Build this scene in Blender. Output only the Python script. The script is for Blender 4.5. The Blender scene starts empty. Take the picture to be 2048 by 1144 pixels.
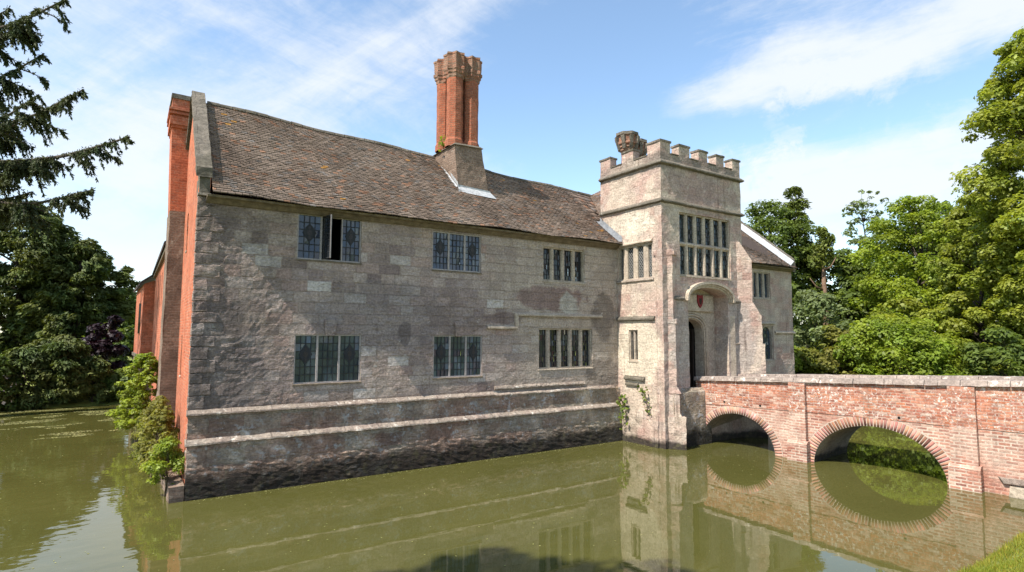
import bpy, bmesh, math, random
import numpy as np
from mathutils import Vector, Matrix, noise
random.seed(7)
RNG = np.random.default_rng(11)
scn = bpy.context.scene
COL = scn.collection
R = math.radians

# ------------------------------------------------------------------ helpers
def tag(o, label, cat, group=None):
    o['label'] = label; o['category'] = cat
    if group: o['group'] = group
    return o

def empty(name, loc, label, cat, group=None):
    o = bpy.data.objects.new(name, None); COL.objects.link(o); o.location = loc
    o.empty_display_size = .3
    return tag(o, label, cat, group)

def link(name, me, parent=None):
    o = bpy.data.objects.new(name, me); COL.objects.link(o)
    if parent is not None: o.parent = parent
    return o

class MB:
    """collects faces and links them as one mesh object"""
    def __init__(s): s.v = []; s.f = []; s.m = []
    def face(s, pts, m=0):
        b = len(s.v); s.v += [tuple(p) for p in pts]; s.f.append(list(range(b, b+len(pts)))); s.m.append(m); return s
    def hexa(s, a, b, m=0):
        """a: 4 bottom points ccw seen from outside-bottom reversed, b: 4 top points"""
        s.face([a[3], a[2], a[1], a[0]], m); s.face(b, m)
        for i in range(4):
            j = (i+1) % 4; s.face([a[i], a[j], b[j], b[i]], m)
        return s
    def box(s, x0, y0, z0, x1, y1, z1, m=0):
        return s.hexa([(x0,y0,z0),(x1,y0,z0),(x1,y1,z0),(x0,y1,z0)], [(x0,y0,z1),(x1,y0,z1),(x1,y1,z1),(x0,y1,z1)], m)
    def prism(s, poly, vec, m=0):
        """extrude planar poly (list of 3d) along vec"""
        q = [tuple(Vector(p)+Vector(vec)) for p in poly]; n = len(poly)
        s.face(list(reversed(poly)), m); s.face(q, m)
        for i in range(n):
            j = (i+1) % n; s.face([poly[i], poly[j], q[j], q[i]], m)
        return s
    def tube(s, pts, rad, n=6, m=0, cap=True):
        rings = []
        for i, p in enumerate(pts):
            p = Vector(p)
            d = (Vector(pts[min(i+1, len(pts)-1)])-Vector(pts[max(i-1, 0)]))
            if d.length < 1e-9: d = Vector((0,0,1))
            d.normalize()
            a = d.cross(Vector((0,0,1)));
            if a.length < .05: a = d.cross(Vector((1,0,0)))
            a.normalize(); b = a.cross(d)
            r = rad[i] if hasattr(rad, '__len__') else rad
            rings.append([tuple(p+a*r*math.cos(2*math.pi*k/n)+b*r*math.sin(2*math.pi*k/n)) for k in range(n)])
        for i in range(len(rings)-1):
            for k in range(n):
                l = (k+1) % n
                s.face([rings[i][k], rings[i][l], rings[i+1][l], rings[i+1][k]], m)
        if cap: s.face(rings[-1], m); s.face(list(reversed(rings[0])), m)
        return s
    def build(s, name, mats, parent=None, rough=0., cell=None, smooth=False, bevel=0., nscale=3., flip=True, seed=0., fine=False):
        if not isinstance(mats, (list, tuple)): mats = [mats]
        bm = bmesh.new()
        vs = [bm.verts.new(p) for p in s.v]
        for fi, f in enumerate(s.f):
            try:
                F = bm.faces.new([vs[i] for i in f]); F.material_index = s.m[fi]
            except ValueError: pass
        bmesh.ops.remove_doubles(bm, verts=bm.verts, dist=.0004)
        if flip: bmesh.ops.recalc_face_normals(bm, faces=bm.faces)
        if bevel:
            bmesh.ops.bevel(bm, geom=[e for e in bm.edges if e.is_manifold and e.calc_face_angle(0) > .5], offset=bevel, segments=1, affect='EDGES')
        if cell:
            for it in range(8):
                es = [e for e in bm.edges if e.calc_length() > cell*1.5]
                if not es: break
                bmesh.ops.subdivide_edges(bm, edges=es, cuts=1, use_grid_fill=True)
        bm.normal_update()
        uvl = bm.loops.layers.uv.new('UVMap')
        for F in bm.faces:
            n = F.normal
            if abs(n.z) > .93 or math.hypot(n.x, n.y) < 1e-5:
                for l in F.loops: l[uvl].uv = (l.vert.co.x, l.vert.co.y)
            else:
                h = math.hypot(n.x, n.y); tx, ty = -n.y/h, n.x/h
                for l in F.loops:
                    c = l.vert.co; l[uvl].uv = (c.x*tx+c.y*ty, c.z/max(h, .3))
        if rough:
            for v in bm.verts:
                c = v.co*nscale+Vector((seed, seed*1.7, 0))
                a = noise.noise_vector(c)+noise.noise_vector(c*2.7)*.5
                if fine:
                    lz = Vector((c.x*.8, c.y, c.z*2.8))
                    a = a*.22+noise.noise_vector(lz*1.6)*.38+noise.noise_vector(lz*4.3)*.34
                    w = max(0., min(1., (3.6-v.co.x)/2.6)) if v.co.z > 1.9 else .8
                    a *= .45+1.15*w*max(0., min(1., noise.noise(c*.42)*1.6+.75))
                v.co += a*rough
        me = bpy.data.meshes.new(name); bm.to_mesh(me); bm.free()
        for m in mats: me.materials.append(m)
        if smooth:
            for p in me.polygons: p.use_smooth = True
        return link(name, me, parent)

def raw_mesh(name, V, F, mat, parent=None, tint=None, smooth=False):
    """numpy verts (n,3), quad faces (m,4), optional point tint"""
    me = bpy.data.meshes.new(name)
    V = np.ascontiguousarray(V, dtype=np.float32); F = np.ascontiguousarray(F, dtype=np.int32)
    k = F.shape[1]
    me.vertices.add(len(V)); me.vertices.foreach_set('co', V.ravel())
    me.loops.add(F.size); me.loops.foreach_set('vertex_index', F.ravel())
    me.polygons.add(len(F)); me.polygons.foreach_set('loop_start', np.arange(0, F.size, k, dtype=np.int32))
    try: me.polygons.foreach_set('loop_total', np.full(len(F), k, dtype=np.int32))
    except Exception: pass
    if tint is not None:
        at = me.color_attributes.new('tint', 'FLOAT_COLOR', 'POINT')
        c = np.ones((len(V), 4), dtype=np.float32); c[:, :3] = np.asarray(tint)[:, None] if np.ndim(tint) == 1 else tint
        at.data.foreach_set('color', c.ravel())
    me.update(calc_edges=True); me.validate()
    me.materials.append(mat)
    if smooth:
        me.polygons.foreach_set('use_smooth', np.ones(len(F), dtype=bool))
    return link(name, me, parent)

# ------------------------------------------------------------------ materials
def newmat(name):
    m = bpy.data.materials.new(name); m.use_nodes = True
    nt = m.node_tree; nt.nodes.clear()
    out = nt.nodes.new('ShaderNodeOutputMaterial'); b = nt.nodes.new('ShaderNodeBsdfPrincipled')
    nt.links.new(b.outputs[0], out.inputs[0])
    return m, nt, b, out

def nd(nt, t, ins=None, **props):
    n = nt.nodes.new('ShaderNode'+t)
    for k, v in props.items(): setattr(n, k, v)
    for k, v in (ins or {}).items():
        if hasattr(v, 'is_linked') or isinstance(v, bpy.types.NodeSocket): nt.links.new(v, n.inputs[k])
        else: n.inputs[k].default_value = v
    return n

def c4(c): return (c[0], c[1], c[2], 1.)
def mix(nt, fac, a, b, mode='MIX'):
    n = nt.nodes.new('ShaderNodeMix'); n.data_type = 'RGBA'; n.blend_type = mode
    for i, v in ((0, fac), (6, a), (7, b)):
        if isinstance(v, bpy.types.NodeSocket): nt.links.new(v, n.inputs[i])
        else: n.inputs[i].default_value = c4(v) if isinstance(v, (tuple, list)) else v
    return n.outputs[2]
def mth(nt, op, a, b=0., c=None, clamp=False):
    n = nt.nodes.new('ShaderNodeMath'); n.operation = op; n.use_clamp = clamp
    for i, v in ((0, a), (1, b), (2, c)):
        if v is None: continue
        if isinstance(v, bpy.types.NodeSocket): nt.links.new(v, n.inputs[i])
        else: n.inputs[i].default_value = v
    return n.outputs[0]
def ramp(nt, fac, lo, hi):
    n = nt.nodes.new('ShaderNodeMapRange'); n.interpolation_type = 'SMOOTHSTEP'
    if isinstance(fac, bpy.types.NodeSocket): nt.links.new(fac, n.inputs[0])
    n.inputs[1].default_value = lo; n.inputs[2].default_value = hi
    return n.outputs[0]
def nz(nt, vec, scale, detail=4., rough=.55, dist=0.):
    n = nd(nt, 'TexNoise', {'Scale': scale, 'Detail': detail, 'Roughness': rough, 'Distortion': dist})
    if vec is not None: nt.links.new(vec, n.inputs['Vector'])
    return n.outputs[0]
def uvcoord(nt): return nt.nodes.new('ShaderNodeTexCoord').outputs['UV']
def pos(nt): return nt.nodes.new('ShaderNodeNewGeometry').outputs['Position']
def warp(nt, vec, scale, amt):
    n = nd(nt, 'TexNoise', {'Scale': scale, 'Detail': 2.}); nt.links.new(vec, n.inputs['Vector'])
    s = nd(nt, 'VectorMath', {0: n.outputs[1], 1: (.5, .5, .5)}, operation='SUBTRACT')
    s2 = nd(nt, 'VectorMath', {0: s.outputs[0], 'Scale': amt}, operation='SCALE')
    return nd(nt, 'VectorMath', {0: vec, 1: s2.outputs[0]}, operation='ADD').outputs[0]

def masonry(name, c1, c2, mortar, bw, bh, msize, blotch=None, blotch_amt=.5, blotch_scale=.5, pale=None, pale_amt=.5, pale_th=.6,
            pale_scale=5.5, tide=0., bump=.5, bdist=.03, wamp=.03, dark=None, lichen=0., rough=.9, offset=.5, fine=1., mo_bump=1., tones=None, squash=1., chip=0., erode=False, spots=(), streaks=0., zone=None, grit=1., pits=0.):
    m, nt, b, out = newmat(name)
    uv = uvcoord(nt); P = pos(nt)
    wv = warp(nt, uv, 1.7, wamp)
    if wamp: wv = warp(nt, wv, 7., wamp*.5)
    br = nd(nt, 'TexBrick', {'Vector': wv, 'Color1': c4(c1), 'Color2': c4(c2), 'Mortar': c4(mortar), 'Scale': 1., 'Mortar Size': msize,
                            'Mortar Smooth': .3, 'Bias': 0., 'Brick Width': bw, 'Row Height': bh})
    br.offset = offset; br.squash = squash; br.squash_frequency = 3
    col = br.outputs[0]
    if tones:
        br.inputs['Color1'].default_value = (0,0,0,1); br.inputs['Color2'].default_value = (1,1,1,1); br.inputs['Mortar'].default_value = (.5,.5,.5,1)
        cr = nt.nodes.new('ShaderNodeValToRGB'); e = cr.color_ramp.elements
        while len(e) < len(tones): e.new(.5)
        for i, t in enumerate(tones): e[i].position = i/(len(tones)-1); e[i].color = c4(t)
        nt.links.new(col, cr.inputs[0])
        col = mix(nt, mth(nt, 'MULTIPLY', br.outputs[1], ramp(nt, nz(nt, P, 1.1, 3.), .35, .6)), cr.outputs[0], mortar)
    if blotch:
        f = ramp(nt, nz(nt, P, blotch_scale, 5., .6, .6), .42, .66)
        col = mix(nt, mth(nt, 'MULTIPLY', f, blotch_amt), col, blotch)
    if zone:      # a later rebuild in another stone: (axis, from, to, colour, amount)
        ax_, lo_, hi_, zc, za_ = zone
        g_ = mth(nt, 'ADD', nd(nt, 'SeparateXYZ', {0: P}).outputs[ax_], mth(nt, 'MULTIPLY', mth(nt, 'SUBTRACT', nz(nt, P, .7, 4.), .5), 4.))
        col = mix(nt, mth(nt, 'MULTIPLY', ramp(nt, g_, lo_, hi_), za_), col, zc)
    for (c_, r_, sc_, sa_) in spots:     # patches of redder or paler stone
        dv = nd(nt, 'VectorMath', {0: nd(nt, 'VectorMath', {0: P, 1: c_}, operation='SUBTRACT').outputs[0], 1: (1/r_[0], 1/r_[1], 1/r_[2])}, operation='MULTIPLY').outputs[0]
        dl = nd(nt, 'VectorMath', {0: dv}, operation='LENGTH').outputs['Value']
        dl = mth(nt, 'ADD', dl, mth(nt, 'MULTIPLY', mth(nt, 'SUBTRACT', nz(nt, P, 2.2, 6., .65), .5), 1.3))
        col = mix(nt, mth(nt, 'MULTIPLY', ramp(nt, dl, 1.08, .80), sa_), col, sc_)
    if streaks:   # rain runs
        sv = nd(nt, 'Mapping', {'Vector': P, 'Scale': (5., 5., .35)}).outputs[0]
        f = mth(nt, 'MULTIPLY', ramp(nt, nz(nt, sv, 1., 5., .6), .54, .72), ramp(nt, nz(nt, P, .5, 2.), .38, .62))
        col = mix(nt, mth(nt, 'MULTIPLY', f, streaks), col, (.36, .33, .31), 'MULTIPLY')
    n2 = nz(nt, P, 2.3, 6., .65)
    col = mix(nt, .40*fine, col, mix(nt, ramp(nt, n2, .25, .75), (.45, .43, .42), (1.35, 1.33, 1.3)), 'MULTIPLY')
    n3 = nz(nt, P, 17., 5., .7)
    col = mix(nt, .62*fine*grit, col, mix(nt, ramp(nt, n3, .3, .72), (.5, .49, .48), (1.4, 1.4, 1.38)), 'MULTIPLY')
    if pale:
        f = ramp(nt, nz(nt, P, pale_scale, 8., .72, .3), pale_th, pale_th+.09)
        f2 = ramp(nt, nz(nt, P, .9, 3.), .35, .65)
        col = mix(nt, mth(nt, 'MULTIPLY', mth(nt, 'MULTIPLY', f, mth(nt, 'ADD', f2, .25)), pale_amt), col, pale)
    if dark:
        f = ramp(nt, nz(nt, P, 1.5, 7., .7, .8), .58, .74)
        col = mix(nt, mth(nt, 'MULTIPLY', f, .75), col, dark)
    if lichen:
        f = ramp(nt, nz(nt, P, 9., 6., .7), .68, .72)
        col = mix(nt, mth(nt, 'MULTIPLY', f, lichen), col, (.45, .26, .05))
    if tide:
        z = nd(nt, 'SeparateXYZ', {0: P}).outputs[2]
        zz = mth(nt, 'ADD', z, mth(nt, 'MULTIPLY', mth(nt, 'SUBTRACT', nz(nt, P, 1.3, 6., .7), .5), 1.5*tide))
        f = ramp(nt, zz, tide*1.15, tide*.55)
        col = mix(nt, mth(nt, 'MULTIPLY', f, .93), col, mix(nt, ramp(nt, nz(nt, P, 6., 3.), .52, .68), (.016, .014, .011), (.05, .046, .022)))
    nt.links.new(col, b.inputs['Base Color'])
    b.inputs['Roughness'].default_value = rough
    b.inputs['Specular IOR Level'].default_value = .25
    h = mth(nt, 'MULTIPLY', mth(nt, 'SUBTRACT', 1., br.outputs[1]), .5*mo_bump)
    lay = nd(nt, 'Mapping', {'Vector': P, 'Scale': (1., 1., 2.4)}).outputs[0]
    rd = mth(nt, 'ABSOLUTE', mth(nt, 'SUBTRACT', nz(nt, lay, 3.4, 9., .66, .5), .5))
    h = mth(nt, 'ADD', h, mth(nt, 'MULTIPLY', nz(nt, lay, 4.5, 9., .72), .9))
    if erode:     # deep scaling of the stone, worst towards the west corner and low down
        px = nd(nt, 'SeparateXYZ', {0: P})
        w_ = mth(nt, 'MAXIMUM', mth(nt, 'MULTIPLY', ramp(nt, px.outputs[0], 3.4, .3), 1.), ramp(nt, px.outputs[2], 2.8, 1.4))
        w_ = mth(nt, 'MULTIPLY', w_, ramp(nt, nz(nt, P, 1.3, 4.), .30, .60))
        h = mth(nt, 'ADD', h, mth(nt, 'MULTIPLY', mth(nt, 'MULTIPLY', w_, rd), 7.))
    h = mth(nt, 'ADD', h, mth(nt, 'MULTIPLY', n3, .35))
    if chip:
        vo = nd(nt, 'TexVoronoi', {'Vector': warp(nt, nd(nt, 'Mapping', {'Vector': P, 'Scale': (1., 1., 1.9)}).outputs[0], 5., .25), 'Scale': 5.5}, feature='SMOOTH_F1')
        h = mth(nt, 'ADD', h, mth(nt, 'MULTIPLY', mth(nt, 'MULTIPLY', vo.outputs[0], ramp(nt, nz(nt, P, .8, 4.), .38, .6)), chip))
    bp = nd(nt, 'Bump', {'Strength': bump, 'Distance': bdist, 'Height': h})
    nt.links.new(bp.outputs[0], b.inputs['Normal'])
    return m

def plain(name, c, rough=.7, var=.3, scale=8., bump=.2, metal=0., c2=None, bdist=.01):
    m, nt, b, out = newmat(name); P = pos(nt)
    n = nz(nt, P, scale, 6., .65)
    c2 = c2 or tuple(x*(1-var) for x in c)
    col = mix(nt, ramp(nt, n, .3, .7), c2, c)
    col = mix(nt, .4, col, mix(nt, ramp(nt, nz(nt, P, scale*5, 3.), .3, .7), (.6, .6, .6), (1.25, 1.25, 1.25)), 'MULTIPLY')
    nt.links.new(col, b.inputs['Base Color']); b.inputs['Roughness'].default_value = rough; b.inputs['Metallic'].default_value = metal
    b.inputs['Specular IOR Level'].default_value = .3
    if bump:
        nt.links.new(nd(nt, 'Bump', {'Strength': bump, 'Distance': bdist, 'Height': nz(nt, P, scale*3, 5., .65)}).outputs[0], b.inputs['Normal'])
    return m

def tinted(name, c, c2, rough=.8, spec=.2, trans=0., tc=None, scale=.6):
    m, nt, b, out = newmat(name)
    a = nd(nt, 'Attribute', {}, attribute_name='tint').outputs[0]
    P = pos(nt)
    col = mix(nt, ramp(nt, nz(nt, P, scale, 3.), .35, .65), c, c2)
    col = mix(nt, 1., col, a, 'MULTIPLY')
    nt.links.new(col, b.inputs['Base Color']); b.inputs['Roughness'].default_value = rough; b.inputs['Specular IOR Level'].default_value = spec
    if trans:
        t = nd(nt, 'BsdfTranslucent'); nt.links.new(mix(nt, 1., col, tc or (1.3, 1.3, .6), 'MULTIPLY'), t.inputs[0])
        mx = nd(nt, 'MixShader', {0: trans, 1: b.outputs[0], 2: t.outputs[0]})
        nt.links.new(mx.outputs[0], out.inputs[0])
    return m

M = {}
M['facade'] = masonry('weathered_ashlar', (0,0,0), (1,1,1), (0.392,0.309,0.263), .64, .285, .014, blotch=(0.455,0.366,0.289), blotch_amt=.5, blotch_scale=.35,
                      tones=[(0.236,0.176,0.166), (0.363,0.285,0.254), (0.450,0.364,0.324), (0.383,0.271,0.240), (0.492,0.400,0.354), (0.311,0.240,0.225), (0.396,0.311,0.279), (0.600,0.548,0.521)], squash=.62,
                      pale=(0.620,0.592,0.538), pale_amt=.6, pale_th=.60, dark=(0.207,0.157,0.145), lichen=.5, bump=1., bdist=.075, wamp=.05, chip=.8, erode=True, streaks=.35, grit=1.05, mo_bump=1.6,
                      zone=(0, 7.6, 10.5, (0.50,0.425,0.352), .58),
                      spots=[((10.6,0,4.95),(1.5,1.,.42),(.24,.155,.14),.75), ((11.3,0,4.75),(.42,1.,.42),(.50,.47,.41),.8), ((8.6,0,4.25),(.7,1.,.2),(.20,.14,.13),.7), ((12.9,0,4.4),(.6,1.,.9),(.15,.125,.11),.65),
                             ((4.6,0,4.2),(2.2,1.,1.0),(.225,.19,.185),.6), ((7.0,0,4.15),(1.1,1.,.55),(.235,.18,.165),.6), ((.7,0,3.2),(.9,1.,1.4),(.20,.17,.165),.6), ((5.3,0,3.75),(.2,1.,.36),(.16,.13,.125),.8), ((12.9,0,2.4),(.9,1.,.5),(.20,.17,.145),.6)])
M['plinth'] = masonry('plinth_ashlar', (0,0,0), (1,1,1), (0.404,0.341,0.262), .80, .36, .014, blotch=(0.492,0.296,0.223), blotch_amt=.7,
                      tones=[(0.335,0.243,0.199), (0.463,0.327,0.255), (0.492,0.403,0.323), (0.538,0.471,0.384), (0.404,0.273,0.215), (0.567,0.524,0.431)], squash=.7,
                      pale=(0.640,0.620,0.600), pale_amt=.95, pale_th=.53, dark=(0.164,0.133,0.107), lichen=.6, tide=.62, bump=1., bdist=.10, wamp=.08, chip=1.2, erode=True, streaks=.3, zone=(0, 9., 12., (0.597,0.516,0.376), .5))
M['tower'] = masonry('tower_sandstone', (0,0,0), (1,1,1), (.44,.34,.28), .66, .29, .009, blotch=(.53,.45,.36), blotch_amt=.75, blotch_scale=.6,
                     tones=[(.345,.225,.19), (.415,.285,.24), (.40,.32,.28), (.43,.29,.245), (.47,.37,.31)], squash=.7,
                     pale=(.62,.56,.485), pale_amt=.5, pale_th=.575, dark=(.19,.14,.125), lichen=.2, tide=.30, bump=.9, bdist=.035, wamp=.06, chip=.8, streaks=.8, mo_bump=.6,
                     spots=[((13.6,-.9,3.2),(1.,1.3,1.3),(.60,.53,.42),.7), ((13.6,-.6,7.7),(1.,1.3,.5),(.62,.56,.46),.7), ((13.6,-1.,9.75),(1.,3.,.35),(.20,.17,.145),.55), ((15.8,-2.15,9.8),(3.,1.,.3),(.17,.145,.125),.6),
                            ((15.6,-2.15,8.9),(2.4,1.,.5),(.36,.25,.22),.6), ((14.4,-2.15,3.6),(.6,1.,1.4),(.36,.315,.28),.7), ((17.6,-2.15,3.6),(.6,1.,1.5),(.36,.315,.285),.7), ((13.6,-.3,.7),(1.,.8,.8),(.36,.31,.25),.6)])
M['trim'] = masonry('dressed_stone', (.39,.325,.255), (.46,.39,.31), (.30,.255,.205), .9, .35, .008, blotch=(.36,.28,.235), blotch_amt=.5, pale=(.62,.57,.49), pale_amt=.5,
                    pale_th=.62, dark=(.20,.16,.13), lichen=.3, bump=.5, bdist=.02, wamp=.03)
M['course'] = masonry('pale_course_stone', (.255,.21,.175), (.34,.285,.235), (.19,.155,.13), .9, .5, .012, blotch=(.24,.18,.155), blotch_amt=.7, blotch_scale=1.1, pale=(.62,.57,.50), pale_amt=.85, pale_th=.55,
                      dark=(.14,.105,.08), lichen=.9, bump=1., bdist=.05, wamp=.03, chip=1.2)
M['cope'] = masonry('mossy_coping_stone', (.13,.113,.09), (.20,.172,.142), (.13,.11,.09), .8, .5, .010, blotch=(.10,.09,.065), blotch_amt=.7, pale=(.36,.33,.29), pale_amt=.5,
                    pale_th=.6, dark=(.05,.055,.04), lichen=.6, bump=.9, bdist=.03, chip=.8)
M['redbrick'] = masonry('red_brick', (0,0,0), (1,1,1), (.42,.25,.18), .225, .077, .010, blotch=(.36,.125,.07), blotch_amt=.55, blotch_scale=.8, tones=[(.34,.09,.045), (.48,.135,.066), (.53,.165,.085), (.42,.115,.06), (.50,.19,.11)],
                        pale=(.56,.42,.34), pale_amt=.45, pale_th=.60, pale_scale=9., dark=(.22,.085,.055), streaks=.55, bump=.6, bdist=.014, wamp=.012, fine=.9)
M['shaftbrick'] = masonry('chimney_brick', (.30,.080,.040), (.39,.12,.062), (.25,.14,.09), .225, .077, .010, blotch=(.25,.11,.07), blotch_amt=.6, dark=(.10,.065,.05),
                          lichen=.2, bump=.6, bdist=.015, wamp=.008, fine=.8)
M['capbrick'] = masonry('chimney_cap_brick', (.25,.095,.058), (.36,.155,.095), (.28,.20,.15), .225, .077, .012, blotch=(.24,.165,.12), blotch_amt=.8, blotch_scale=2., dark=(.09,.06,.05), pale=(.5,.43,.36), pale_amt=.5, pale_th=.6, bump=.8, bdist=.02)
M['stackbase'] = masonry('render_over_brick', (.20,.135,.10), (.27,.19,.145), (.25,.19,.15), .225, .077, .012, blotch=(.12,.085,.065), blotch_amt=.8, blotch_scale=1.,
                         pale=(.36,.30,.24), pale_amt=.6, pale_th=.56, lichen=.2, bump=.8, bdist=.02, wamp=.03)
M['bridge'] = masonry('bridge_brick', (0,0,0), (1,1,1), (.52,.41,.335), .235, .082, .019, blotch=(.56,.42,.34), blotch_amt=.45, blotch_scale=.8,
                      tones=[(.22,.095,.075), (.36,.15,.105), (.43,.22,.16), (.34,.16,.12), (.49,.34,.265), (.28,.12,.09)], pale=(.64,.56,.48), pale_scale=9.,
                      pale_amt=.6, pale_th=.58, dark=(.17,.085,.065), streaks=.4, bump=.8, bdist=.012, wamp=.012, fine=.75)
M['parapet'] = masonry('lichened_parapet_brick', (0,0,0), (1,1,1), (.42,.30,.24), .225, .076, .012, blotch=(.42,.15,.085), blotch_amt=.35, blotch_scale=1.2,
                       tones=[(.19,.09,.07), (.36,.12,.072), (.46,.185,.10), (.52,.40,.33), (.33,.125,.088), (.44,.20,.13), (.40,.17,.11), (.27,.11,.08)], pale=(.62,.56,.50), pale_amt=.95,
                       pale_th=.525, pale_scale=13., dark=(.14,.078,.06), lichen=.15, bump=.9, bdist=.02, wamp=.035, fine=.9, streaks=.35)
M['voussoir'] = tinted('arch_brick', (.33,.15,.105), (.44,.235,.175), .9)
M['mortar'] = plain('lime_mortar', (.52,.42,.34), .95, .3, 10.)
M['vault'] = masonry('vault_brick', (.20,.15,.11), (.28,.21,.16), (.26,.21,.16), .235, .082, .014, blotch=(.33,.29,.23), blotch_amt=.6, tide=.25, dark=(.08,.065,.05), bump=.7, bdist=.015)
M['tile'] = tinted('clay_tile', (.190,.138,.110), (.235,.178,.145), .9, .15, scale=.8)
M['tileground'] = plain('roof_underlay', (.07,.05,.042), .95)
M['timber'] = plain('oak_timber', (.20,.155,.105), .8, .5, 5., .4)
M['darkwood'] = plain('dark_oak', (.035,.022,.016), .7, .4, 6.)
M['frame'] = plain('painted_frame', (.40,.35,.33), .6, .25, 9.)
M['leadstrip'] = plain('lead_came', (.026,.027,.032), .6, .3, 12.)
M['lattice'] = plain('bright_lattice', (.34,.33,.31), .5, .3, 12.)
M['flash'] = plain('lead_flashing', (.47,.48,.49), .5, .35, 7., .3)
M['leadgrey'] = plain('grey_lead', (.28,.29,.31), .5, .35, 7., .3)
M['black'] = plain('dark_interior', (.012,.011,.010), 1., .2, 3., 0.)
M['shield'] = plain('red_shield', (.22,.012,.018), .6, .3, 14.)
M['bark'] = plain('bark', (.10,.078,.058), .95, .5, 3., .8, bdist=.05)
M['palebark'] = plain('pale_bark', (.30,.19,.13), .95, .5, 3., .8, bdist=.05)
M['stem'] = plain('twig', (.09,.07,.04), .9)

def glassmat(name, c, c2):
    m, nt, b, out = newmat(name); P = pos(nt)
    sc = nd(nt, 'Mapping', {'Vector': P, 'Scale': (2., 2., .6)})
    col = mix(nt, ramp(nt, nz(nt, sc.outputs[0], 1.3, 3.), .42, .68), c, c2)
    nt.links.new(col, b.inputs['Base Color']); b.inputs['Roughness'].default_value = .06; b.inputs['IOR'].default_value = 1.55
    b.inputs['Specular IOR Level'].default_value = .45
    nt.links.new(nd(nt, 'Bump', {'Strength': .1, 'Distance': .01, 'Height': nz(nt, P, 9., 2.)}).outputs[0], b.inputs['Normal'])
    return m
M['glass_blue'] = glassmat('blueish_glass', (.035,.045,.075), (.10,.12,.165))
M['glass_dark'] = glassmat('dark_glass', (.032,.046,.060), (.080,.108,.135))
M['glass_black'] = glassmat('black_glass', (.009,.011,.013), (.03,.036,.04))
M['glass_green'] = glassmat('greenish_glass', (.008,.013,.014), (.035,.055,.052))
M['stain'] = plain('stained_glass', (.040,.032,.034), .35, .5, 30., .1)

# foliage
M['lime'] = tinted('lime_leaf', (.27,.29,.042), (.185,.225,.03), .5, .35, .45)
M['brightleaf'] = tinted('bright_leaf', (.245,.295,.032), (.165,.23,.026), .5, .35, .45)
M['midleaf'] = tinted('mid_leaf', (.125,.165,.032), (.088,.128,.026), .55, .3, .4)
M['paleleaf'] = tinted('pale_leaf', (.165,.20,.085), (.125,.165,.06), .55, .3, .4)
M['olive'] = tinted('olive_leaf', (.17,.20,.034), (.20,.19,.045), .6, .3, .45)
M['yew'] = tinted('yew_needle', (.072,.104,.030), (.115,.128,.030), .6, .25, .2)
M['cedar'] = tinted('cedar_needle', (.042,.060,.026), (.062,.070,.024), .65, .2, .15)
M['spruce'] = tinted('spruce_needle', (.14,.165,.03), (.09,.12,.024), .6, .25, .15)
M['beech'] = tinted('copper_leaf', (.022,.009,.014), (.016,.007,.012), .5, .3, .15, (1.4,.6,.8))
M['flower'] = tinted('white_flower', (.62,.60,.52), (.7,.62,.56), .7, .2, .2)
M['ivy'] = tinted('creeper_leaf', (.16,.20,.022), (.10,.14,.02), .5, .3, .3)

def grassmat():
    m, nt, b, out = newmat('mown_grass'); P = pos(nt)
    col = mix(nt, ramp(nt, nz(nt, P, 1.2, 6., .65), .3, .7), (.13,.165,.024), (.22,.235,.042))
    col = mix(nt, .7, col, mix(nt, ramp(nt, nz(nt, P, 30., 4.), .3, .7), (.5,.5,.5), (1.4,1.4,1.4)), 'MULTIPLY')
    nt.links.new(col, b.inputs['Base Color']); b.inputs['Roughness'].default_value = .9
    nt.links.new(nd(nt, 'Bump', {'Strength': .6, 'Distance': .05, 'Height': nz(nt, P, 25., 5.)}).outputs[0], b.inputs['Normal'])
    return m
M['ground'] = grassmat()
M['blade'] = tinted('grass_blade', (.20,.24,.028), (.27,.28,.045), .6, .25, .42)

def watermat():
    m, nt, b, out = newmat('moat_water'); P = pos(nt)
    col = mix(nt, ramp(nt, nz(nt, P, .25, 4.), .35, .65), (.069,.067,.018), (.080,.077,.021))
    fl_ = nd(nt, 'Mapping', {'Vector': P, 'Scale': (.5, 1.6, 1.), 'Rotation': (0,0,.45)}).outputs[0]
    col = mix(nt, mth(nt, 'MULTIPLY', ramp(nt, nz(nt, fl_, 1.1, 8., .7, .8), .52, .74), .35), col, (.13,.115,.04))
    col = mix(nt, mth(nt, 'MULTIPLY', ramp(nt, nz(nt, P, 26., 2.), .74, .78), .6), col, (.30,.28,.14))
    nt.links.new(col, b.inputs['Base Color']); b.inputs['Roughness'].default_value = .02; b.inputs['IOR'].default_value = 1.62
    b.inputs['Specular IOR Level'].default_value = .5
    mp = nd(nt, 'Mapping', {'Vector': P, 'Scale': (1., 1.5, 1.), 'Rotation': (0, 0, .5)})
    h = mth(nt, 'ADD', nz(nt, mp.outputs[0], 1.6, 2., .5), mth(nt, 'MULTIPLY', nz(nt, mp.outputs[0], 6., 2., .5), .12))
    x = nd(nt, 'SeparateXYZ', {0: P}).outputs[0]
    st = mth(nt, 'ADD', mth(nt, 'MULTIPLY', ramp(nt, x, 1.5, -2.5), .085), .030)   # the west arm of the moat is open to the breeze
    bp = nd(nt, 'Bump', {'Distance': .05, 'Height': h}); nt.links.new(st, bp.inputs['Strength'])
    nt.links.new(bp.outputs[0], b.inputs['Normal'])
    return m
M['water'] = watermat()
M['scum'] = tinted('duckweed', (.26,.25,.10), (.20,.20,.07), .8)

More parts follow.
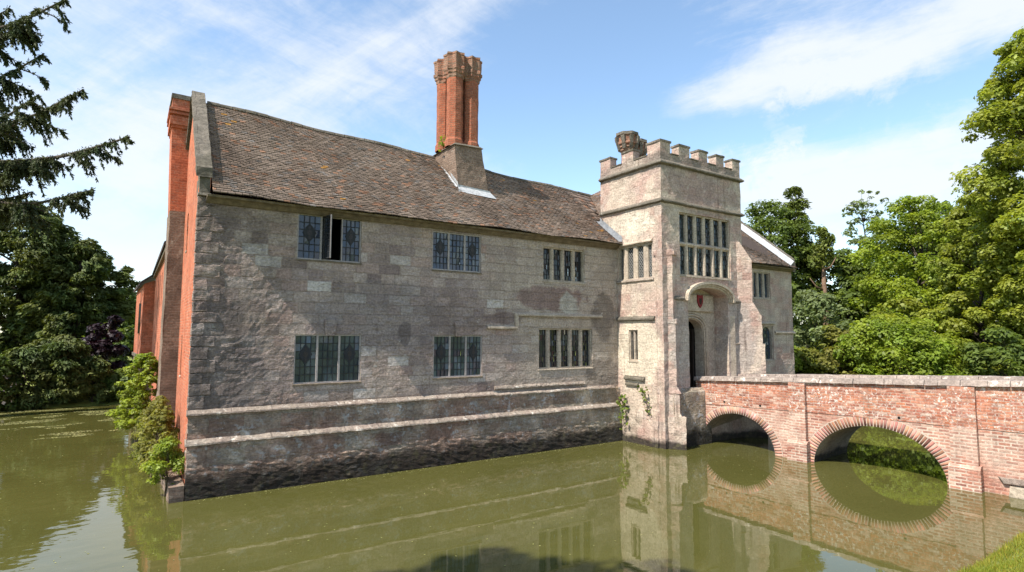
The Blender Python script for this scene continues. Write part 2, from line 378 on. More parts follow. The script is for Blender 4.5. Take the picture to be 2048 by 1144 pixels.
# ------------------------------------------------------------------ walls with openings
def wall(mb, O, U, N, u0, u1, z0, z1, holes, reveal=.22, m=0):
    O = Vector(O); U = Vector(U); N = Vector(N)
    P = lambda u, d, z: O+U*u+N*d+Vector((0,0,z))
    us = sorted({u0, u1, *[h[0] for h in holes], *[h[1] for h in holes]}); zs = sorted({z0, z1, *[h[2] for h in holes], *[h[3] for h in holes]})
    us = [u for u in us if u0-1e-6 <= u <= u1+1e-6]; zs = [z for z in zs if z0-1e-6 <= z <= z1+1e-6]
    for a, b in zip(us, us[1:]):
        for c, d in zip(zs, zs[1:]):
            mu, mz = (a+b)/2, (c+d)/2
            if any(h[0] < mu < h[1] and h[2] < mz < h[3] for h in holes): continue
            mb.face([P(a,0,c), P(b,0,c), P(b,0,d), P(a,0,d)], m)
    for h in holes:
        a, b, c, d = h[:4]; r = -(h[4] if len(h) > 4 else reveal)
        mb.face([P(a,0,c), P(a,0,d), P(a,r,d), P(a,r,c)], m); mb.face([P(b,0,d), P(b,0,c), P(b,r,c), P(b,r,d)], m)
        mb.face([P(a,0,d), P(b,0,d), P(b,r,d), P(a,r,d)], m); mb.face([P(b,0,c), P(a,0,c), P(a,r,c), P(b,r,c)], m)
    return mb

def obox(mb, O, U, N, u0, u1, d0, d1, z0, z1, m=0):
    O = Vector(O); U = Vector(U); N = Vector(N)
    P = lambda u, d, z: tuple(O+U*u+N*d+Vector((0,0,z)))
    return mb.hexa([P(u0,d0,z0), P(u1,d0,z0), P(u1,d1,z0), P(u0,d1,z0)], [P(u0,d0,z1), P(u1,d0,z1), P(u1,d1,z1), P(u0,d1,z1)], m)

X, Y = (1,0,0), (0,1,0)
FN = (0,-1,0)       # the front's outward normal
LU, LN = (0,-1,0), (-1,0,0)   # a wall that faces west: u runs towards the camera side

HOUSE = empty('manor_house', (0,0,0), 'moated stone manor with tiled roof, tall brick chimney and battlemented gate tower', 'house')

# ---------------------------------------------------------------- windows
def window(O, U, N, u0, u1, z0, z1, lights, kind='wood', transom=None, glass='glass_dark', lozenge=(), open_light=None, grid=(4, 6), diamond=False, arched=False, sill=True, bounds=None):
    o = Vector(O); uu = Vector(U); nn = Vector(N)
    P = lambda u, d, z: o+uu*u+nn*d+Vector((0,0,z))
    fr = MB()
    wood = kind == 'wood'
    ew, mw = (.035, .05) if wood else (.05, .15)
    d0, d1 = (-.11, -.03) if wood else (-.19, -.045)
    if wood:
        obox(fr, O, U, N, u0, u0+ew, d0, d1, z0, z1); obox(fr, O, U, N, u1-ew, u1, d0, d1, z0, z1)
        obox(fr, O, U, N, u0+ew, u1-ew, d0, d1-.003, z1-ew, z1); obox(fr, O, U, N, u0+ew, u1-ew, d0, d1-.003, z0, z0+ew)
    else:
        obox(fr, O, U, N, u0, u0+ew, d0, d1, z0, z1); obox(fr, O, U, N, u1-ew, u1, d0, d1, z0, z1)
        obox(fr, O, U, N, u0+ew, u1-ew, d0, d1-.003, z1-.05, z1); obox(fr, O, U, N, u0+ew, u1-ew, d0, d1-.003, z0, z0+.05)
    if bounds is None:
        lw = (u1-u0-2*ew-(lights-1)*mw)/lights
        bounds = [(u0+ew+i*(lw+mw), u0+ew+i*(lw+mw)+lw) for i in range(lights)]
    for (a0, a1), (b0, b1) in zip(bounds, bounds[1:]):
        if wood: obox(fr, O, U, N, a1, b0, d0, d1-.004, z0+ew, z1-ew)
        else:    # chamfered stone mullion
            c = (b0-a1)*.28
            pts = [(a1, d0), (a1, d1-.05), (a1+c, d1-.004), (b0-c, d1-.004), (b0, d1-.05), (b0, d0)]
            fr.prism([tuple(P(u, d, z0+.05)) for u, d in pts], (0,0,z1-z0-.10))
    rows = [(z0+ew-.004, z1-ew+.004)] if wood else [(z0+.046, z1-.046)]
    if transom:
        rows = [(z0+.046, transom-.072), (transom+.072, z1-.046)]
        pts = [(d0, transom-.075), (d1-.05, transom-.075), (d1+.012, transom-.02), (d1+.012, transom+.02), (d1-.05, transom+.075), (d0, transom+.075)]
        fr.prism([tuple(P(u0+ew*.5, d, z)) for d, z in pts], tuple(uu*(u1-u0-ew)))
    cas = None; subs = []
    for li, (a, b) in enumerate(bounds):
        for (za, zb) in rows:
            gl = MB(); ld = MB(); lz = MB(); subs.append((gl, ld, lz))
            if arched:
                # spandrels closing the head of the light into an ogee-like arch
                n = 6; rr = (b-a)/2; zc = zb-rr*1.1
                for sgn in (-1, 1):
                    pp = [(((a+b)/2+sgn*rr*math.cos(t)), zc+rr*1.1*math.sin(t)) for t in np.linspace(0, math.pi/2, n)]
                    poly = [(a if sgn < 0 else b, zb)]+[(x, z) for x, z in pp]
                    fr.prism([tuple(P(x, d1-.05, z)) for x, z in poly], tuple(-nn*.06))
            fl = d0+.035
            if open_light == li:
                cas = (a, b, za, zb); continue
            if diamond:
                nx = max(2, round((b-a)/.085)); nzz = max(3, round((zb-za)/.125))
            else:
                nx, nzz = grid if wood else (3, max(4, round((zb-za)/.17)))
            du, dz = (b-a)/nx, (zb-za)/nzz
            for i in range(nx):
                for j in range(nzz):
                    t1, t2 = random.gauss(0, .0055), random.gauss(0, .0055)
                    A, B_, C_, D_ = a+i*du, a+(i+1)*du, za+j*dz, za+(j+1)*dz
                    gl.face([P(A, fl+t1, C_), P(B_, fl-t1+t2, C_), P(B_, fl-t1-t2*.5, D_), P(A, fl+t1-t2, D_)])
            t = .0095
            if diamond:
                for s in (-1, 1):
                    for k in range(-nzz, nx+nzz):
                        # diagonal strip clipped to the light
                        pts = []
                        for q in np.linspace(0, 1, 2*nzz+1):
                            z = za+q*(zb-za); u = a+(k+q*nzz)*du if s > 0 else a+(k+nzz-q*nzz)*du
                            pts.append((u, z))
                        for (ua, zaa), (ub, zbb) in zip(pts, pts[1:]):
                            if min(ua, ub) >= a-1e-6 and max(ua, ub) <= b+1e-6:
                                ld.face([P(ua-t, fl+.012, zaa), P(ua+t, fl+.012, zaa), P(ub+t, fl+.012, zbb), P(ub-t, fl+.012, zbb)])
            else:
                for i in range(1, nx): obox(ld, O, U, N, a+i*du-t, a+i*du+t, fl+.008, fl+.016, za, zb)
                for j in range(1, nzz): obox(ld, O, U, N, a, b, fl+.008, fl+.018, za+j*dz-t, za+j*dz+t)
            if li in lozenge:
                cu, cz, ru, rz = (a+b)/2, za+(zb-za)*.60, (b-a)*.32, (zb-za)*.225
                pts = []
                for k in range(24):
                    th = 2*math.pi*k/24; cc, ss = math.cos(th), math.sin(th)
                    r = 1/(abs(cc)+abs(ss)); r = r*.80+.18+.03*math.cos(8*th)
                    pts.append((cu+ru*r*cc, cz+rz*r*ss))
                lz.prism([tuple(P(x, fl+.012, z)) for x, z in pts], tuple(nn*.012))
                for (x, z, q, mi) in ((cu, cz, .30, 1), (cu, cz+rz*.52, .16, 1), (cu, cz-rz*.52, .16, 1)):
                    lz.prism([tuple(P(x+q*ru*math.cos(t2)*1.2, fl+.0245, z+q*rz*math.sin(t2))) for t2 in np.linspace(0, 2*math.pi, 9)[:-1]], tuple(nn*.004), 1)
    w = fr.build('window', M['frame'] if wood else M['trim'], HOUSE, rough=0 if wood else .008, cell=None if wood else .18, nscale=5.)
    for gl, ld, lz in subs:
        if gl.f: gl.build('leaded_glass', M[glass], w, flip=False)
        if ld.f: ld.build('lead_lattice', M['lattice'] if diamond else M['leadstrip'], w, flip=not diamond)
        if lz.f: lz.build('stained_lozenge', [M['leadstrip'], M['stain']], w)
    if sill:
        s = MB(); pts = [(-.10, z0-.001), (.0, z0-.001), (.022, z0-.012), (.022, z0-.045), (-.10, z0-.045)]
        s.prism([tuple(P(u0-.02, d, z)) for d, z in pts], tuple(uu*(u1-u0+.04)))
        s.build('sill', M['timber'] if wood else M['trim'], w, rough=.006, cell=.12, nscale=6.)
    if cas:
        a, b, za, zb = cas; L = b-a-.01
        ca = math.radians(80); D = Vector((math.cos(ca)*uu.x, math.cos(ca)*uu.y, 0))+nn*math.sin(ca); D.normalize()
        Nn = Vector((-D.y, D.x, 0)); Oc = P(a+.004, -.06, 0)
        k = MB(); tt = .022
        obox(k, Oc, D, Nn, 0, .03, -tt, tt, za, zb, 2); obox(k, Oc, D, Nn, L-.012, L, -tt*.6, tt*.6, za, zb); obox(k, Oc, D, Nn, L-.03, L-.0125, -tt*.9, tt*.9, za, zb, 2)
        obox(k, Oc, D, Nn, .03, L-.03, -tt+.002, tt-.002, zb-.03, zb, 2); obox(k, Oc, D, Nn, .03, L-.03, -tt+.002, tt-.002, za, za+.03, 2)
        for i in range(1, 4): obox(k, Oc, D, Nn, .03+(L-.06)*i/4-.006, .03+(L-.06)*i/4+.006, -.012, .012, za+.03, zb-.03, 2)
        for j in range(1, 7): obox(k, Oc, D, Nn, .03, L-.03, -.013, .013, za+(zb-za)*j/7-.006, za+(zb-za)*j/7+.006, 2)
        obox(k, Oc, D, Nn, .03, L-.03, -.004, .004, za+.03, zb-.03, 1)
        k.build('open_casement', [M['frame'], M['glass_black'], M['leadstrip']], w)
        r = MB(); A = lambda u, d, z: P(u, d, z)
        e = .15
        x0, x1, y0, y1 = a-e, b+e, za-.1, zb+.1
        r.face([A(x0,-1.6,y0), A(x1,-1.6,y0), A(x1,-1.6,y1), A(x0,-1.6,y1)])
        r.face([A(x0,d0,y0), A(x0,-1.6,y0), A(x0,-1.6,y1), A(x0,d0,y1)]); r.face([A(x1,d0,y0), A(x1,d0,y1), A(x1,-1.6,y1), A(x1,-1.6,y0)])
        r.face([A(x0,d0,y1), A(x0,-1.6,y1), A(x1,-1.6,y1), A(x1,d0,y1)]); r.face([A(x0,d0,y0), A(x1,d0,y0), A(x1,-1.6,y0), A(x0,-1.6,y0)])
        r.build('room', M['black'], w, flip=False)
    return w

H_FRONT = [(2.28,3.97,5.68,6.88), (6.12,7.79,5.65,6.81), (10.20,12.03,5.54,6.70), (2.30,4.04,2.47,3.73), (6.20,7.86,2.47,3.71), (10.02,12.36,2.60,3.95)]
H_RIGHT = [(22.0,23.30,5.40,6.60), (22.58,23.39,2.60,4.15)]
window((0,0,0), X, FN, *H_FRONT[0], 3, glass='glass_blue', lozenge=(0,2), open_light=1, bounds=[(2.325,2.87), (2.93,3.43), (3.46,3.925)])
window((0,0,0), X, FN, *H_FRONT[1], 3, glass='glass_blue', lozenge=(0,2))
window((0,0,0), X, FN, *H_FRONT[2], 4, 'stone', glass='glass_black')
window((0,0,0), X, FN, *H_FRONT[3], 3, glass='glass_dark', lozenge=(0,2))
window((0,0,0), X, FN, *H_FRONT[4], 3, glass='glass_dark', lozenge=(0,2))
window((0,0,0), X, FN, *H_FRONT[5], 5, 'stone', glass='glass_black')
window((0,0,0), X, FN, *H_RIGHT[0], 3, 'stone', glass='glass_dark')
window((0,0,0), X, FN, *H_RIGHT[1], 1, 'stone', glass='glass_dark', arched=True)

# ---------------------------------------------------------------- front range walls
EAVE = 7.10
mb = MB(); wall(mb, (0,0,0), X, FN, 0, 13.6, 1.84, EAVE, H_FRONT)
mb.build('front_wall', M['facade'], HOUSE, rough=.022, cell=.075, nscale=3.2, fine=True)
mb = MB(); wall(mb, (0,0,0), X, FN, 18.05, 25.05, -.6, 7.0, H_RIGHT)
mb.face([(25.05,0,-.6), (25.05,5.8,-.6), (25.05,5.8,7.0), (25.05,0,7.0)]); mb.face([(25.05,0,7.0), (25.05,5.8,7.0), (25.05,2.9,9.6)])
mb.build('side_wing_wall', M['tower'], HOUSE, rough=.015, cell=.2, nscale=3.)
mb = MB()   # battered foot of the front wall in two stages
def xprof(mb, prof, x0, x1, m=0): mb.prism([(x0, y, z) for y, z in prof], (x1-x0, 0, 0), m)
xprof(mb, [(.3,1.86), (-.10,1.86), (-.10,1.26), (.3,1.26)], 0, 13.58)
xprof(mb, [(.3,1.26), (-.21,1.24), (-.26,-.6), (.3,-.6)], 0, 13.58)
mb.build('plinth', M['plinth'], HOUSE, rough=.040, cell=.075, nscale=3.4, fine=True)
mb = MB(); xprof(mb, [(.05,1.985), (-.03,1.98), (-.15,1.905), (-.16,1.875), (-.11,1.85), (.05,1.85)], -.03, 8.24); mb.build('string_course', M['course'], HOUSE, rough=.014, cell=.09, nscale=5.)
mb = MB(); xprof(mb, [(.05,1.95), (-.03,1.945), (-.135,1.885), (-.145,1.855), (-.10,1.84), (.05,1.84)], 8.25, 13.3); mb.build('string_course', M['course'], HOUSE, rough=.014, cell=.09, nscale=5.)
mb = MB(); xprof(mb, [(.05,2.15), (-.02,2.14), (-.075,2.08), (-.08,2.05), (.05,2.02)], 8.30, 11.95); mb.build('string_course', M['course'], HOUSE, rough=.012, cell=.09, nscale=5.)
mb = MB(); xprof(mb, [(.05,1.33), (-.13,1.325), (-.265,1.25), (-.275,1.215), (-.22,1.19), (.05,1.19)], -.04, 13.3); mb.build('string_course', M['course'], HOUSE, rough=.016, cell=.09, nscale=5.)
# drip mould that steps up over the five-light window
mb = MB()
dp = [(.05,.07), (-.01,.065), (-.10,0), (-.10,-.045), (.05,-.06)]
xprof(mb, [(y, z+3.97) for y, z in dp], 8.02, 9.13); mb.box(9.05,-.085,3.98,9.17,.05,4.42); xprof(mb, [(y, z+4.39) for y, z in dp], 9.03, 12.78)
mb.build('drip_mould', M['trim'], HOUSE, rough=.012, cell=.12, nscale=5.)
for cx, zt in ((3.19, 3.73), (7.03, 3.71)):
    mb = MB(); mb.prism([(cx-.11,-.06,zt-.035), (cx+.11,-.06,zt-.035), (cx+.17,-.06,zt+.40), (cx-.17,-.06,zt+.40)], (0,.16,0)); mb.build('keystone', M['facade'], HOUSE, rough=.012, cell=.1, bevel=.012)
# rough quoins at the west corner of the front
mb = MB()
z = 1.99; k = 0
while z < 6.9:
    h = random.uniform(.24, .36); w = random.uniform(.45, .62) if k % 2 else random.uniform(.24, .36)
    mb.box(-.018, -.022, z+.008, w, .15, min(z+h-.008, 7.0)); z += h; k += 1
mb.build('quoin', M['facade'], HOUSE, rough=.02, cell=.09, nscale=5., bevel=.012)
mb = MB(); xprof(mb, [(.05,7.03), (-.27,7.03), (-.255,6.985), (-.16,6.955), (-.09,6.90), (-.05,6.865), (.05,6.865)], .16, 13.56); mb.build('eaves_coving', M['timber'], HOUSE, rough=.008, cell=.3)
mb = MB(); xprof(mb, [(.05,6.88), (-.27,6.88), (-.255,6.84), (-.16,6.81), (-.06,6.74), (.05,6.74)], 18.6, 25.0); mb.build('eaves_coving', M['timber'], HOUSE, rough=.008, cell=.3)

# ---------------------------------------------------------------- west gable, red brick
H_GABLE = [(-3.16,-2.80,6.05,7.15), (-3.10,-2.78,2.60,3.70), (-1.75,-1.45,4.6,5.5)]
H_GABLE = H_GABLE[:2]
mb = MB(); wall(mb, (0,0,0), LU, LN, -5.8, 0, -.6, 7.1, H_GABLE)
mb.face([(0,0,7.1), (0,2.9,10.30), (0,5.8,7.1)])
mb.face([(.3,0,7.1), (.3,5.8,7.1), (.3,2.9,10.35)])
mb.build('gable_wall', M['redbrick'], HOUSE, rough=.006, cell=.25)
for h in H_GABLE: window((0,0,0), LU, LN, *h, 1, 'stone', glass='glass_black')
# stone coping of the gable, with a kneeler at its foot
mb = MB()
sl = 1.00
mb.prism([(-.075,-.10,7.46), (-.075,-.10,7.70), (-.075,2.78,7.70+2.88*sl), (-.075,3.02,7.70+2.88*sl), (-.075,5.9,7.70), (-.075,5.9,7.46), (-.075,2.9,7.46+3.0*sl)], (.325,0,0))
cp = mb.build('gable_coping', M['cope'], HOUSE, rough=.022, cell=.13, nscale=4.)
mb = MB(); mb.prism([(.0,-.045,7.08), (.0,-.045,7.46), (.0,.6,8.10), (.0,.6,7.08)], (.235,0,0)); mb.build('kneeler', M['cope'], HOUSE, rough=.012, cell=.12)
mb = MB(); mb.box(-.02,-.10,7.02,.25,.2,7.08); mb.build('kneeler', M['course'], HOUSE, rough=.008, cell=.1)
# west chimney breast and brick stack
mb = MB()
mb.prism([(.02,4.12,-.6), (.02,4.12,7.35), (-.40,4.12,7.35), (-.42,4.12,2.0), (-.50,4.12,1.2), (-.52,4.12,-.6)], (0,1.5,0))
mb.build('chimney_breast', M['stackbase'], HOUSE, rough=.015, cell=.2)
mb = MB()
xa, xb, ya, yb = -.42, .02, 4.12, 5.3
def ring(mb, e, z0, z1, m=0): mb.box(xa-e, ya-e, z0, xb, yb+e, z1, m)
mb.hexa([(xa+.02,ya,7.35), (xb+.02,ya,7.35), (xb+.02,yb,7.35), (xa+.02,yb,7.35)], [(xa-.04,ya,9.85), (xb,ya,9.85), (xb,yb,9.85), (xa-.04,yb,9.85)])
for e, z0, z1 in ((.06,9.85,9.93), (.10,9.93,10.18), (.06,10.18,10.24), (.13,10.24,10.30), (.08,10.30,10.36), (.14,10.36,10.42), (.06,10.42,10.72)): ring(mb, e, z0, z1)
st = mb.build('chimney_stack', M['redbrick'], HOUSE, rough=.006, cell=.2)
mb = MB(); ring(mb, .09, 10.721, 10.86); mb.build('chimney_cap', M['cope'], st, rough=.012, cell=.12)

# ---------------------------------------------------------------- roofs
def interp(x, xs, ys): return float(np.interp(x, xs, ys))
def ridge_z(x): return interp(x, [0, 3.5, 7.5, 10, 14.9, 18, 25.1], [10.37, 10.18, 10.03, 9.83, 9.66, 9.60, 9.55])
def eave_z(x): return 7.040+.012*math.sin(x*.9+.6)+.006*math.sin(x*2.3) if x < 14 else 6.93
def roof_pt(x, t):     # t 0 at the eave, 1 at the ridge
    e, r = eave_z(x), ridge_z(x)
    sag = -.07*math.sin(math.pi*t)*(.5+.5*math.sin(x*.55+1))+.022*math.sin(x*1.7+t*5)
    return Vector((x, -.36+3.26*t, e+(r-e)*t+sag))
def tile_mesh(S, nu, nv, u0, u1, skip=None):
    """plain tiles: each a tilted top face and a thick lower edge"""
    V, F, T = [], [], []
    for j in range(nv):
        t0, t1 = j/nv, (j+1.25)/nv
        off = .5 if j % 2 else 0.
        for i in range(nu+1):
            a = u0+(u1-u0)*(i-off+.03)/nu; b = u0+(u1-u0)*(i-off+.97)/nu
            a, b = max(a, u0), min(b, u1)
            if b-a < .02: continue
            if skip and skip((a+b)/2, t0): continue
            p0, p1, p2, p3 = S(a, t0), S(b, t0), S(b, min(t1, 1)), S(a, min(t1, 1))
            n = (p1-p0).cross(p3-p0).normalized()
            lift = .028+random.uniform(-.007, .012); tl = random.gauss(0, .006)
            sl_ = (p0-p3)*random.uniform(-.05, .10)
            q0, q1 = p0+n*(lift+tl)+sl_, p1+n*(lift-tl)+sl_
            q2, q3 = p2+n*.006, p3+n*.006
            e0, e1 = q0-n*.022, q1-n*.022
            k = len(V); V += [q0, q1, q2, q3, e0, e1]
            F += [[k, k+1, k+2, k+3], [k+4, k+5, k+1, k]]
            h = noise.noise(p0*.9)
            g = min(1.7, max(.4, random.gauss(1., .15)*(1+.22*h)))
            w = random.random()
            if noise.noise(p0*1.3+Vector((3.3,0,0))) > .40 and w > .93: col = (g*2.0, g*1.35, g*.5)      # orange lichen
            elif w > .93: col = (g*1.35, g*1.0, g*.82)
            elif w < .10: col = (g*.85, g*.95, g*1.05)
            else: col = (g, g*.98, g*.96)
            T += [col]*6
    return np.array([tuple(v) for v in V]), np.array(F), np.array(T)
def in_base(x, t): return 7.72 < x < 8.9 and t > .56
V, F, T = tile_mesh(roof_pt, 84, 48, .26, 13.56, in_base)
V2, F2, T2 = tile_mesh(roof_pt, 8, 14, 13.56, 15.0, lambda x, t: x > 13.5 and t < .42)
# the stretch behind the tower is only hinted at above its foot
fr_roof = raw_mesh('roof', np.concatenate([V, V2]), np.concatenate([F, F2+len(V)]), M['tile'], HOUSE, np.concatenate([T, T2]))
mb = MB()      # boarding below the tiles and the back slope
xs = np.linspace(.30, 13.56, 30)
for a, b in zip(xs, xs[1:]):
    for t0, t1 in zip(np.linspace(0, 1, 7), np.linspace(0, 1, 7)[1:]):
        mb.face([roof_pt(a, t0), roof_pt(b, t0), roof_pt(b, t1), roof_pt(a, t1)])
for a, b in zip(np.linspace(.30, 25.05, 12), np.linspace(.30, 25.05, 12)[1:]):
    ra, rb = roof_pt(a, 1), roof_pt(b, 1); mb.face([ra, rb, (b, 6.15, 7.0), (a, 6.15, 7.0)])
mb.build('boarding', M['tileground'], fr_roof, flip=False)
mb = MB(); xs = np.arange(.32, 15.0, .33)
for a in xs:
    if 7.5 < a+.15 < 8.95:
        if mb.f: mb.build('ridge_tiles', M['cope'], fr_roof, flip=False); mb = MB()
        continue
    c0, c1 = roof_pt(a+.005, 1), roof_pt(a+.322, 1); r = .105+random.uniform(-.008, .008)
    for k in range(5):
        t0, t1 = math.pi*k/5-.25, math.pi*(k+1)/5+.0
        f = lambda c, t: c+Vector((0, -r*math.cos(t), r*math.sin(t)-.035))
        mb.face([f(c0, math.pi*k/5), f(c1, math.pi*k/5), f(c1, math.pi*(k+1)/5), f(c0, math.pi*(k+1)/5)])
mb.build('ridge_tiles', M['cope'], fr_roof, flip=False)
V, F, T = tile_mesh(roof_pt, 40, 44, 18.05, 24.86)
wr = raw_mesh('roof', V, F, M['tile'], HOUSE, T)
mb = MB()
for t0, t1 in zip(np.linspace(0, 1, 7), np.linspace(0, 1, 7)[1:]): mb.face([roof_pt(18.05, t0), roof_pt(25.0, t0), roof_pt(25.0, t1), roof_pt(18.05, t1)])
mb.build('boarding', M['tileground'], wr, flip=False)
# small cross roof west of the tower top
A, B, C = Vector((14.9,2.92,9.66)), Vector((13.52,.66,8.02)), Vector((15.3,1.9,10.0))
S = lambda u, t: (B.lerp(A, t)).lerp(B.lerp(C, t), u)
V, F, T = tile_mesh(S, 8, 26, 0., 1.)
raw_mesh('roof', V, F, M['tile'], HOUSE, T*.85)
# east gable parapet with its white mortar fillet
mb = MB(); e = lambda t: roof_pt(24.9, t)
pa, pb = e(.06), e(1.)
mb.prism([(24.90, pa.y, pa.z-.3), (24.90, pa.y, pa.z+.30), (24.90, pb.y, pb.z+.34), (24.90, pb.y, pb.z-.3)], (.24,0,0)); mb.build('gable_coping', M['cope'], HOUSE, rough=.02, cell=.15)
mb = MB(); pa, pb = e(.03), e(1.)
mb.prism([(24.60, pa.y, pa.z+.045), (24.895, pa.y, pa.z+.26), (24.895, pb.y, pb.z+.30), (24.60, pb.y, pb.z+.045)], (.004,.0,-.02)); mb.build('mortar_fillet', M['flash'], HOUSE, rough=.008, cell=.15)

# ---------------------------------------------------------------- central chimney
def oct_pts(cx, cy, r, z, rot=math.pi/8): return [(cx+r*math.cos(rot+k*math.pi/4), cy+r*math.sin(rot+k*math.pi/4), z) for k in range(8)]
mb = MB()
mb.hexa([(7.74,1.42,8.55), (8.92,1.42,8.55), (8.94,3.2,8.55), (7.70,3.2,8.55)], [(7.56,1.44,10.10), (8.62,1.44,10.14), (8.66,3.2,10.14), (7.50,3.2,10.06)])
cb = mb.build('chimney_base', M['stackbase'], HOUSE, rough=.02, cell=.15)
mb = MB(); mb.hexa([(7.51,1.38,10.10), (8.67,1.38,10.14), (8.70,3.25,10.14), (7.45,3.25,10.06)], [(7.60,1.47,10.19), (8.58,1.47,10.22), (8.60,3.15,10.22), (7.55,3.15,10.15)])
mb.build('ledge', M['cope'], cb, rough=.015, cell=.12)
CH = [(7.77,1.84), (8.39,1.84), (7.72,2.50), (8.39,2.50)]
for i, (cx, cy) in enumerate(CH):
    mb = MB(); r0 = .285
    prof = [(r0+.04,10.14), (r0+.04,10.35), (r0,10.42), (r0,12.52), (r0-.02,13.38)]
    rings = [oct_pts(cx, cy, r, z) for r, z in prof]
    for a, b in zip(rings, rings[1:]):
        for k in range(8): mb.face([a[k], a[(k+1) % 8], b[(k+1) % 8], b[k]])
    mb.face(rings[-1])
    sh = mb.build('chimney_shaft', [M['shaftbrick']], HOUSE, rough=.012, cell=.16, nscale=4., seed=i*3.)
    # corbelled star-shaped cap
    cm = MB()
    def star(e0, e1, z):
        return [(cx+(r0+(e0 if k % 2 == 0 else e1))*math.cos(math.pi/8+k*math.pi/8), cy+(r0+(e0 if k % 2 == 0 else e1))*math.sin(math.pi/8+k*math.pi/8), z) for k in range(16)]
    st_ = [star(.01,-.02,12.56), star(.035,-.015,12.60), star(.04,-.015,12.68), star(.08,.0,12.71), star(.085,.0,12.79), star(.125,.02,12.83), star(.13,.02,12.93), star(.085,.015,12.96), star(.10,.02,13.0), star(.11,.025,13.32), star(.135,.04,13.34), star(.13,.04,13.41), star(-.08,-.10,13.42), star(-.08,-.10,13.2)]
    for a, b in zip(st_, st_[1:]):
        for k in range(16): cm.face([a[k], a[(k+1) % 16], b[(k+1) % 16], b[k]])
    cm.face(st_[-1])
    cm.build('chimney_cap', M['capbrick'], sh, rough=.010, cell=.12, nscale=5., seed=i*2.)
# lead: stepped flashing up the base and an apron below it
mb = MB()
for k in range(13):
    y0 = 1.36+k*.122; t0 = (y0+.36)/3.26; z0 = roof_pt(7.6, t0).z+.05; xx = 7.685-.012*k*.3
    mb.face([(xx+.01-.0*k, y0, z0-.02), (xx+.01, y0+.135, z0+.10), (xx-.03, y0+.135, z0+.26), (xx-.02, y0, z0+.17)])
    mb.face([(xx-.10, y0, z0-.03), (xx-.10, y0+.135, z0+.09), (xx-.02, y0+.135, z0+.12), (xx-.02, y0, z0+.0)])
mb.face([(7.58,1.12,roof_pt(8,.455).z+.055), (9.06,1.12,roof_pt(9,.455).z+.06), (8.98,1.40,roof_pt(9,.54).z+.075), (7.70,1.40,roof_pt(8,.54).z+.075)])
mb.face([(7.70,1.405,roof_pt(8,.54).z+.075), (8.98,1.405,roof_pt(9,.54).z+.075), (8.96,1.405,roof_pt(9,.54).z+.13), (7.70,1.405,roof_pt(8,.54).z+.13)])
mb.build('lead_flashing', M['flash'], HOUSE, flip=False)

# ---------------------------------------------------------------- gate tower
TX0, TX1, TYF, TYB = 13.6, 18.05, -2.15, .85
HL = [(.05,1.71,5.69,6.92), (.54,.98,2.82,3.91)]
HF = [(14.50,17.34,5.80,8.02), (14.88,17.08,1.55,5.42,.6)]
mb = MB()
wall(mb, (TX0,0,0), LU, LN, -TYB, -TYF, -.6, 9.66, HL)
wall(mb, (0,TYF,0), X, FN, TX0, TX1, -.6, 9.66, HF)
mb.face([(TX1,TYF,-.6), (TX1,TYB,-.6), (TX1,TYB,9.66), (TX1,TYF,9.66)]); mb.face([(TX0,TYB,5), (TX0,TYB,9.66), (TX1,TYB,9.66), (TX1,TYB,5)])
mb.face([(TX0,TYF,9.62), (TX1,TYF,9.62), (TX1,TYB,9.62), (TX0,TYB,9.62)])
# spandrels that turn the porch opening into a four-centred arch
cx, hw, zs, zt = 15.98, 1.10, 4.92, 5.42
arc = [(cx-hw*math.cos(t), zs+(zt-zs)*(math.sin(t)**.8)) for t in np.linspace(0, math.pi, 17)]
for s in (0, 1):
    part = arc[:9] if s == 0 else arc[8:]
    poly = ([(cx-hw, zt)] if s == 0 else [])+part[::1] + ([(cx+hw, zt)] if s else [])
    if s == 0: poly = [(cx-hw, zt)]+part
    else: poly = part+[(cx+hw, zt)]
    mb.face([(x, TYF, z) for x, z in poly])
for (a, za), (b, zb) in zip(arc, arc[1:]): mb.face([(a,TYF,za), (b,TYF,zb), (b,TYF+.6,zb), (a,TYF+.6,za)])
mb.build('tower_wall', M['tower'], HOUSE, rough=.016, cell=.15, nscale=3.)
window((TX0,0,0), LU, LN, *HL[0], 4, 'stone', glass='glass_black', diamond=True, bounds=[(.08,.24), (.46,.73), (.95,1.22), (1.45,1.69)])
window((TX0,0,0), LU, LN, *HL[1], 2, 'stone', glass='glass_green', arched=True, bounds=[(.58,.72), (.80,.94)])
window((0,TYF,0), X, FN, *HF[0], 6, 'stone', transom=6.92, glass='glass_green')
# porch back wall, door arch, armorial panel
mb = MB(); yb = TYF+.6
dx0, dx1, ds, dt = 15.02, 16.38, 3.82, 4.32
wall(mb, (0,yb,0), X, FN, 14.8, 17.2, 1.55, 5.46, [(dx0,dx1,1.55,dt,.35)])
dc, dh = (dx0+dx1)/2, (dx1-dx0)/2
darc = [(dc-dh*math.cos(t), ds+(dt-ds)*(math.sin(t)**.8)) for t in np.linspace(0, math.pi, 13)]
mb.face([(x, yb, z) for x, z in [(dx0, dt)]+darc[:7]]); mb.face([(x, yb, z) for x, z in darc[6:]+[(dx1, dt)]])
for (a, za), (b, zb) in zip(darc, darc[1:]): mb.face([(a,yb,za), (b,yb,zb), (b,yb+.35,zb), (a,yb+.35,za)])
mb.build('porch_wall', M['trim'], HOUSE, rough=.01, cell=.2)
mb = MB()     # moulded door surround
for off, pr in ((.06,.05), (.15,.085), (.24,.04)):
    path = [(dx0-off, yb-pr*.5, 1.55)]+[(dc-(dh+off)*math.cos(t), yb-pr*.5, ds+(dt-ds+off)*(math.sin(t)**.8)) for t in np.linspace(0, math.pi, 13)]+[(dx1+off, yb-pr*.5, 1.55)]
    mb.tube(path, .04, 6)
